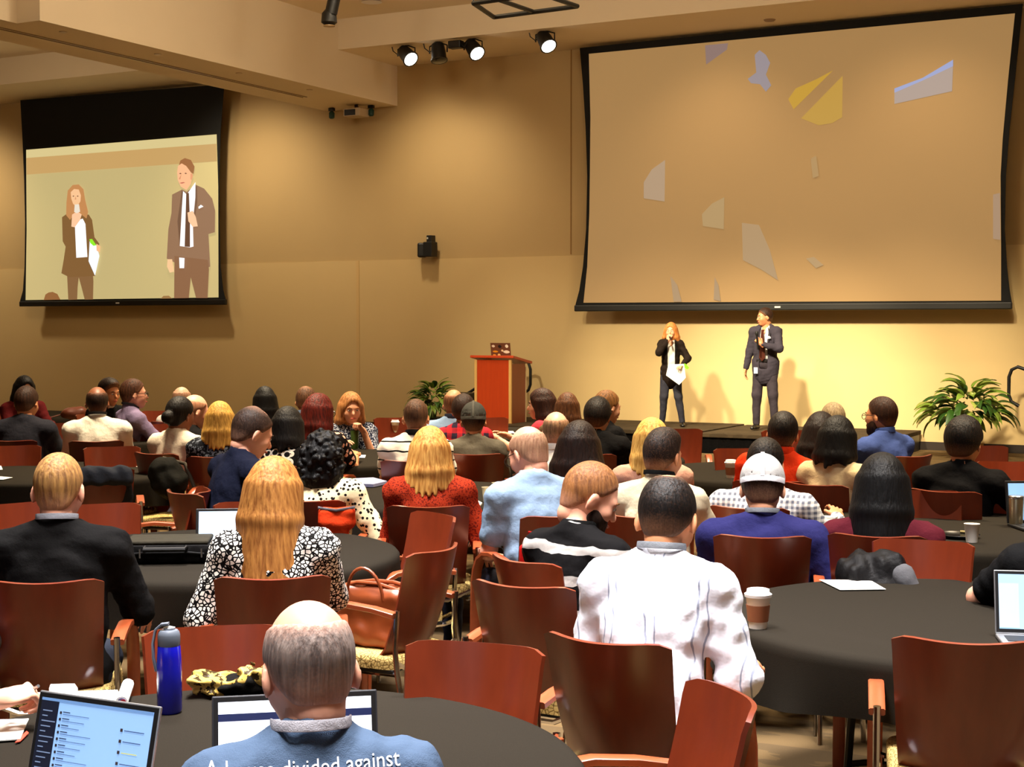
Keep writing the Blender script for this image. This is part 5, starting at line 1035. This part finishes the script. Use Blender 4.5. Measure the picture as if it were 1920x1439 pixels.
# laptop bag
P = at_z(318, 1050, TZ); t = empty('laptop_bag', P, heading(P, 8)); tag(t, 'black laptop briefcase lying on the left table', 'bag')
MB().box((0, 0, .045), (.40, .27, .085), bev=.025).build('case', mat('bag_nylon', (17, 16, 16), .7, kind='cloth'), t, True); MB().box((0, .0, .092), (.37, .24, .018), bev=.008).build('flap', mat('bag_flap', (52, 48, 38), .8, kind='cloth'), t)
MB().tube([(-.17, -.137, .045), (-.1, -.139, .052), (.1, -.139, .052), (.17, -.137, .045)], .005).build('zip', m_blackmetal, t, True); MB().tube([(-.09, -.13, .075), (-.09, -.165, .07), (.09, -.165, .07), (.09, -.13, .075)], .011).build('handle', m_black, t, True)
for x in (-.15, -.11, .16): MB().tube([(x, -.139, .03), (x, -.143, .07)], .005).build('buckle', m_chrome, t)

# ================================================================== BAGS AND JACKETS ON CHAIRS
def near_chair(key):
    for o in COL.objects:
        if o.name.startswith('armchair') and key in o.get('label', ''): return o
ch = near_chair('handbag'); Mc = Matrix.Translation(ch.location) @ Matrix.Rotation(ch.rotation_euler.z, 4, 'Z')
t = empty('handbag', Mc @ V3((0, .02, .477)), ch.rotation_euler.z + R(90)); tag(t, 'brown leather handbag on an armchair', 'handbag')
lea = mat('brown_leather', (160, 78, 34), .4, kind='wood', rgb2=(104, 44, 18), p={'s': (1, 1, 1), 'f': 14})
V, Q = field_of([('bx', (0, 0, .125), (.165, .085, .125), None, .05), ('el', (0, 0, .05), (.18, .10, .06), None)], .011, .03, [('bx', (0, 0, .26), (.13, .05, .06), None, .02), ('pl', (0, 0, .0), (0, 0, 1))], .01, (.008, 40, 2)); mesh_obj('body', V, Q, lea, t)
MB().tube([(-.15, .05, .235), (-.05, .062, .262), (.05, .062, .262), (.15, .05, .235)], .009).build('rim', lea, t, True); MB().tube([(-.15, -.05, .235), (-.05, -.062, .25), (.05, -.062, .25), (.15, -.05, .235)], .009).build('rim', lea, t, True)
for q in (-1, 1): MB().tube([(.085 * math.cos(R(u)), q * (.087 + .016 * math.sin(R(u))), .19 - .12 * abs(math.sin(R(u))) if q < 0 else .20 + .13 * math.sin(R(u))) for u in range(0, 181, 12)], .007, 8).build('handle', lea, t, True)
MB().box((0, -.095, .1), (.16, .01, .1), bev=.004).build('pocket', lea, t)
def lump(name, label, cat, P, rz, prims, m, rip, h=.011, extra=None, subs=()):
    t = empty(name, P, rz); tag(t, label, cat); V, Q = field_of(prims, h, .03, subs, .008, rip); mesh_obj('body', V, Q, m, t)
    return t
jk = mat('jacket_nylon', (22, 21, 22), .45, kind='cloth')
ch = near_chair('black jacket on it'); Mc = Matrix.Translation(ch.location) @ Matrix.Rotation(ch.rotation_euler.z, 4, 'Z')
t = lump('jacket', 'black puffy jacket with grey lining heaped on an armchair', 'jacket', Mc @ V3((.16, -.15, .575)), ch.rotation_euler.z, [('el', (0, 0, .10), (.13, .14, .11), None), ('el', (.08, .02, .17), (.09, .10, .10), None), ('el', (-.03, .0, .20), (.08, .08, .08), None)], jk, (.014, 55, 5), subs=[('pl', (0, 0, 0), (0, 0, 1))])
V, Q = field_of([('rc', (-.10, .05, .20), (-.17, .08, .03), .04, .055)], .011, .02, [('pl', (0, 0, 0), (0, 0, 1))], .01, (.006, 40, 3)); mesh_obj('lining', V, Q, cloth_m((92, 92, 96)), t)
ch = near_chair('dark jacket over'); Mc = Matrix.Translation(ch.location) @ Matrix.Rotation(ch.rotation_euler.z, 4, 'Z')
t = lump('jacket', 'dark grey jacket draped over the top of an armchair', 'jacket', Mc @ V3((0, -.285, .80)), ch.rotation_euler.z, [('bx', (0, .0, .05), (.2, .05, .055), None, .04), ('bx', (.0, .065, -.07), (.19, .02, .13), None, .02)], cloth_m((46, 48, 54)), (.012, 45, 8))
P = at_d(315, 858, 10.4); ch = near_chair('beside the dark backpack'); Mc = Matrix.Translation(ch.location) @ Matrix.Rotation(ch.rotation_euler.z, 4, 'Z')
t = lump('backpack', 'dark backpack leaning on an armchair by the woman with a bun', 'backpack', (P.x, P.y, .62), heading(P, 30), [('el', (0, 0, .13), (.12, .11, .16), Euler((0, R(-35), 0)).to_matrix()), ('el', (.04, -.07, .10), (.08, .05, .09), Euler((0, R(-35), 0)).to_matrix())], mat('backpack_cloth', (24, 23, 18), .8, kind='cloth'), (.01, 40, 4))
MB().tube([(-.1, .1, .26), (.04, .16, .22), (.14, .12, .05), (.12, .08, -.06)], .014).build('strap', mat('strap', (60, 50, 34), .8), t, True)
P = at_d(632, 952, 7.75); t = lump('tote_bag', 'orange-red cloth tote hanging behind the spotted blouse', 'bag', (P.x, P.y, P.z), heading(P, 10), [('bx', (0, 0, -.05), (.095, .03, .05), None, .025), ('bx', (-.01, 0, -.12), (.065, .03, .06), None, .025)], cloth_m((224, 64, 24)), (.006, 35, 2), h=.01); MB().bar([(-.095, -.02, .0), (0, -.03, -.012), (.095, -.02, .004)], (0, 0, 1), .014, .006).build('grey_hem', cloth_m((130, 124, 130)), t, True)
P = at_d(1004, 1032, 6.25); t = lump('red_bag', 'bright red bag hanging between two armchairs by the striped polo', 'bag', (P.x, P.y, P.z), heading(P, 50), [('bx', (0, 0, -.07), (.09, .02, .085), None, .015)], cloth_m((206, 24, 22)), (.005, 35, 6), h=.009); MB().tube([(-.05, 0, .01), (-.04, 0, .07), (.04, 0, .07), (.05, 0, .01)], .006).build('strap', cloth_m((150, 16, 16)), t, True)
P = at_d(1570, 905, 8.9); t = lump('scarf', 'pale grey cloth hanging from the sideways armchair', 'scarf', (P.x, P.y, P.z), heading(P, 0), [('rc', (.05, 0, .05), (-.06, 0, -.22), .018, .03)], cloth_m((170, 172, 182)), (.006, 40, 6), h=.01)
P = at_d(141, 772, 17.0); t = lump('shoulder_bag', 'brown leather shoulder bag on the far-left table', 'bag', (P.x, P.y, .75), heading(P, 0), [('el', (0, 0, .07), (.16, .09, .07), None)], mat('brown_bag', (96, 44, 24), .5), (.01, 40, 6), h=.016); MB().tube([(-.14, 0, .06), (-.3, -.05, .02), (-.35, 0, .02)], .008).build('strap', mat('brown_bag', (96, 44, 24), .5), t, True)
P = at_d(1645, 932, 6.15); P_m = PE['maroon']
t = empty('hair_clip', P_m['Mw'] @ (P_m['HC'] + V3((-.02, -.152, -.06)))); t.rotation_euler = (0, 0, P_m['root'].rotation_euler.z); tag(t, 'small cream flower clip in the very long black hair', 'hair clip')
for k in range(5): MB().lathe([(.0001, -.006), (.011, 0), (.0001, .006)], 8, (.011 * math.cos(k * 1.26), -.002, .011 * math.sin(k * 1.26))).build('petal', mat('petal', (236, 216, 160), .6), t, True)

# ================================================================== PLANTS
def plant(label, px, py, Y, H_, spread, pot):
    P = at_y(px, py, Y); t = empty('potted_plant', (P.x, Y, 0)); tag(t, label, 'plant'); zc = P.z
    if pot == 'black': MB().lathe([(.17, .0), (.22, .3), (.235, .32), (.22, .33), (.0001, .30)], 24).build('pot', m_black, t, True); zt = .32
    else: MB().lathe([(.17, .0), (.19, .02), (.20, zc - .42), (.215, zc - .40), (.20, zc - .39), (.0001, zc - .42)], 28).build('pot', mat('beige_pot', (186, 150, 88), .5), t, True); zt = zc - .40
    L = []; F = []; n = 8
    for i in range(n + 1):
        u = i / n; wd = .17 * math.sin(math.pi * min(u ** .8 * 1.0, 1)) ** .9 + .004; y = u * (1 - .22 * u); z = .10 * u - .62 * u * u
        L += [(-wd, y, z + .03), (0, y, z - .02), (wd, y, z + .03)]
    for i in range(n): F += [(3 * i, 3 * i + 1, 3 * i + 4, 3 * i + 3), (3 * i + 1, 3 * i + 2, 3 * i + 5, 3 * i + 4)]
    lm = [mat('leaf', (86, 128, 34), .45, kind='leaf', rgb2=(140, 160, 60)), mat('leaf', (52, 92, 24), .45, kind='leaf', rgb2=(30, 60, 16)), mat('leaf', (120, 146, 54), .45, kind='leaf', rgb2=(176, 180, 90))]
    rg = random.Random(px); protos = []
    for m in lm:
        o = mesh_obj('leaf', L, F, m, t); o.modifiers.new('thickness', 'SOLIDIFY').thickness = .006; protos.append(o)
    used = set()
    for k in range(120):
        i = rg.choice((0, 0, 1, 1, 2)); o = protos[i] if i not in used else protos[i].copy()
        if i in used: COL.objects.link(o); o.parent = t
        used.add(i); az = rg.uniform(0, 6.283); el = math.asin(rg.uniform(-.25, .98)); s = rg.uniform(.26, .40) * spread; r0 = spread * .50 * math.cos(el) * rg.uniform(.25, 1)
        o.location = (r0 * math.cos(az), r0 * math.sin(az), zc + spread * .42 * math.sin(el) * rg.uniform(.5, 1)); o.rotation_euler = Euler((el * .75 + rg.uniform(-.25, .3), rg.uniform(-.5, .5), az - math.pi / 2 + rg.uniform(-.4, .4))); o.scale = (s, s, s)
    for k in range(9): az = k * .7; MB().tube([(.03 * math.cos(az), .03 * math.sin(az), zt - .05), (.08 * math.cos(az), .08 * math.sin(az), zc)], .008, 6).build('stem', mat('stem', (70, 90, 36), .6), t, True)
plant('leafy green plant in a black pot left of the lectern', 812, 757, 20.9, .9, .72, 'black')
plant('tall leafy plant in a beige pot at the right by the wall', 1816, 775, 20.9, 1.2, 1.0, 'beige')

# ================================================================== LETTERING
def text_mesh(body, size):
    cu = bpy.data.curves.new('txt', 'FONT'); cu.body = body; cu.size = size; cu.resolution_u = 3; cu.align_x = 'CENTER'; o = bpy.data.objects.new('txt', cu); COL.objects.link(o)
    dg = bpy.context.evaluated_depsgraph_get(); me = bpy.data.meshes.new_from_object(o.evaluated_get(dg)); bpy.data.objects.remove(o); bm = bmesh.new(); bm.from_mesh(me); bmesh.ops.triangulate(bm, faces=bm.faces)
    bmesh.ops.subdivide_edges(bm, edges=[e for e in bm.edges if e.calc_length() > size * .15], cuts=1); bm.to_mesh(me); bm.free(); return me
bpy.context.view_layer.update()
def wrap_text(body, size, pd, target, o3, ex, ez, dirv, m, name, lift=.0025):
    """lettering laid on the cloth: project the flat letters along dirv onto the shirt mesh (all in the person's own space)"""
    me = text_mesh(body, size); bv = BVHTree.FromObject(target, bpy.context.evaluated_depsgraph_get())
    for v in me.vertices:
        q = o3 + ex * v.co.x + ez * v.co.y; hit = bv.ray_cast(q, dirv)
        v.co = (hit[0] - dirv * lift) if hit[0] else q + dirv * .2
    me.materials.append(m); o = bpy.data.objects.new(name, me); COL.objects.link(o); o.parent = pd['root']; return o
tp = PE['tee']; shirt = [c for c in tp['root'].children if c.name.startswith('shirt')][0]
s_ = tp['s']; mw = mat('white_print', (240, 240, 244), .7)
for i, ln in enumerate(('A house divided against', 'itself cannot stand')):
    wrap_text(ln, .038, tp, shirt, tp['N'] - s_ * (.004 + .05 * i) + V3((-.02, -.5, .0)), V3((1, 0, .015)), V3((0, .15, 1)).normalized(), V3((0, 1, 0)), mw, 'printed_lettering')
ly = [c for c in tp['root'].children if c.name.startswith('lanyard')][0]
wrap_text('verizon', .011, tp, ly, tp['N'] + tp['nk'] * .072 + V3((.028, -.3, -.004)), V3((1, 0, 0)), V3((0, 0, 1)), V3((0, 1, 0)), mat('lanyard_print', (30, 30, 40), .6), 'lanyard_lettering', .0012)
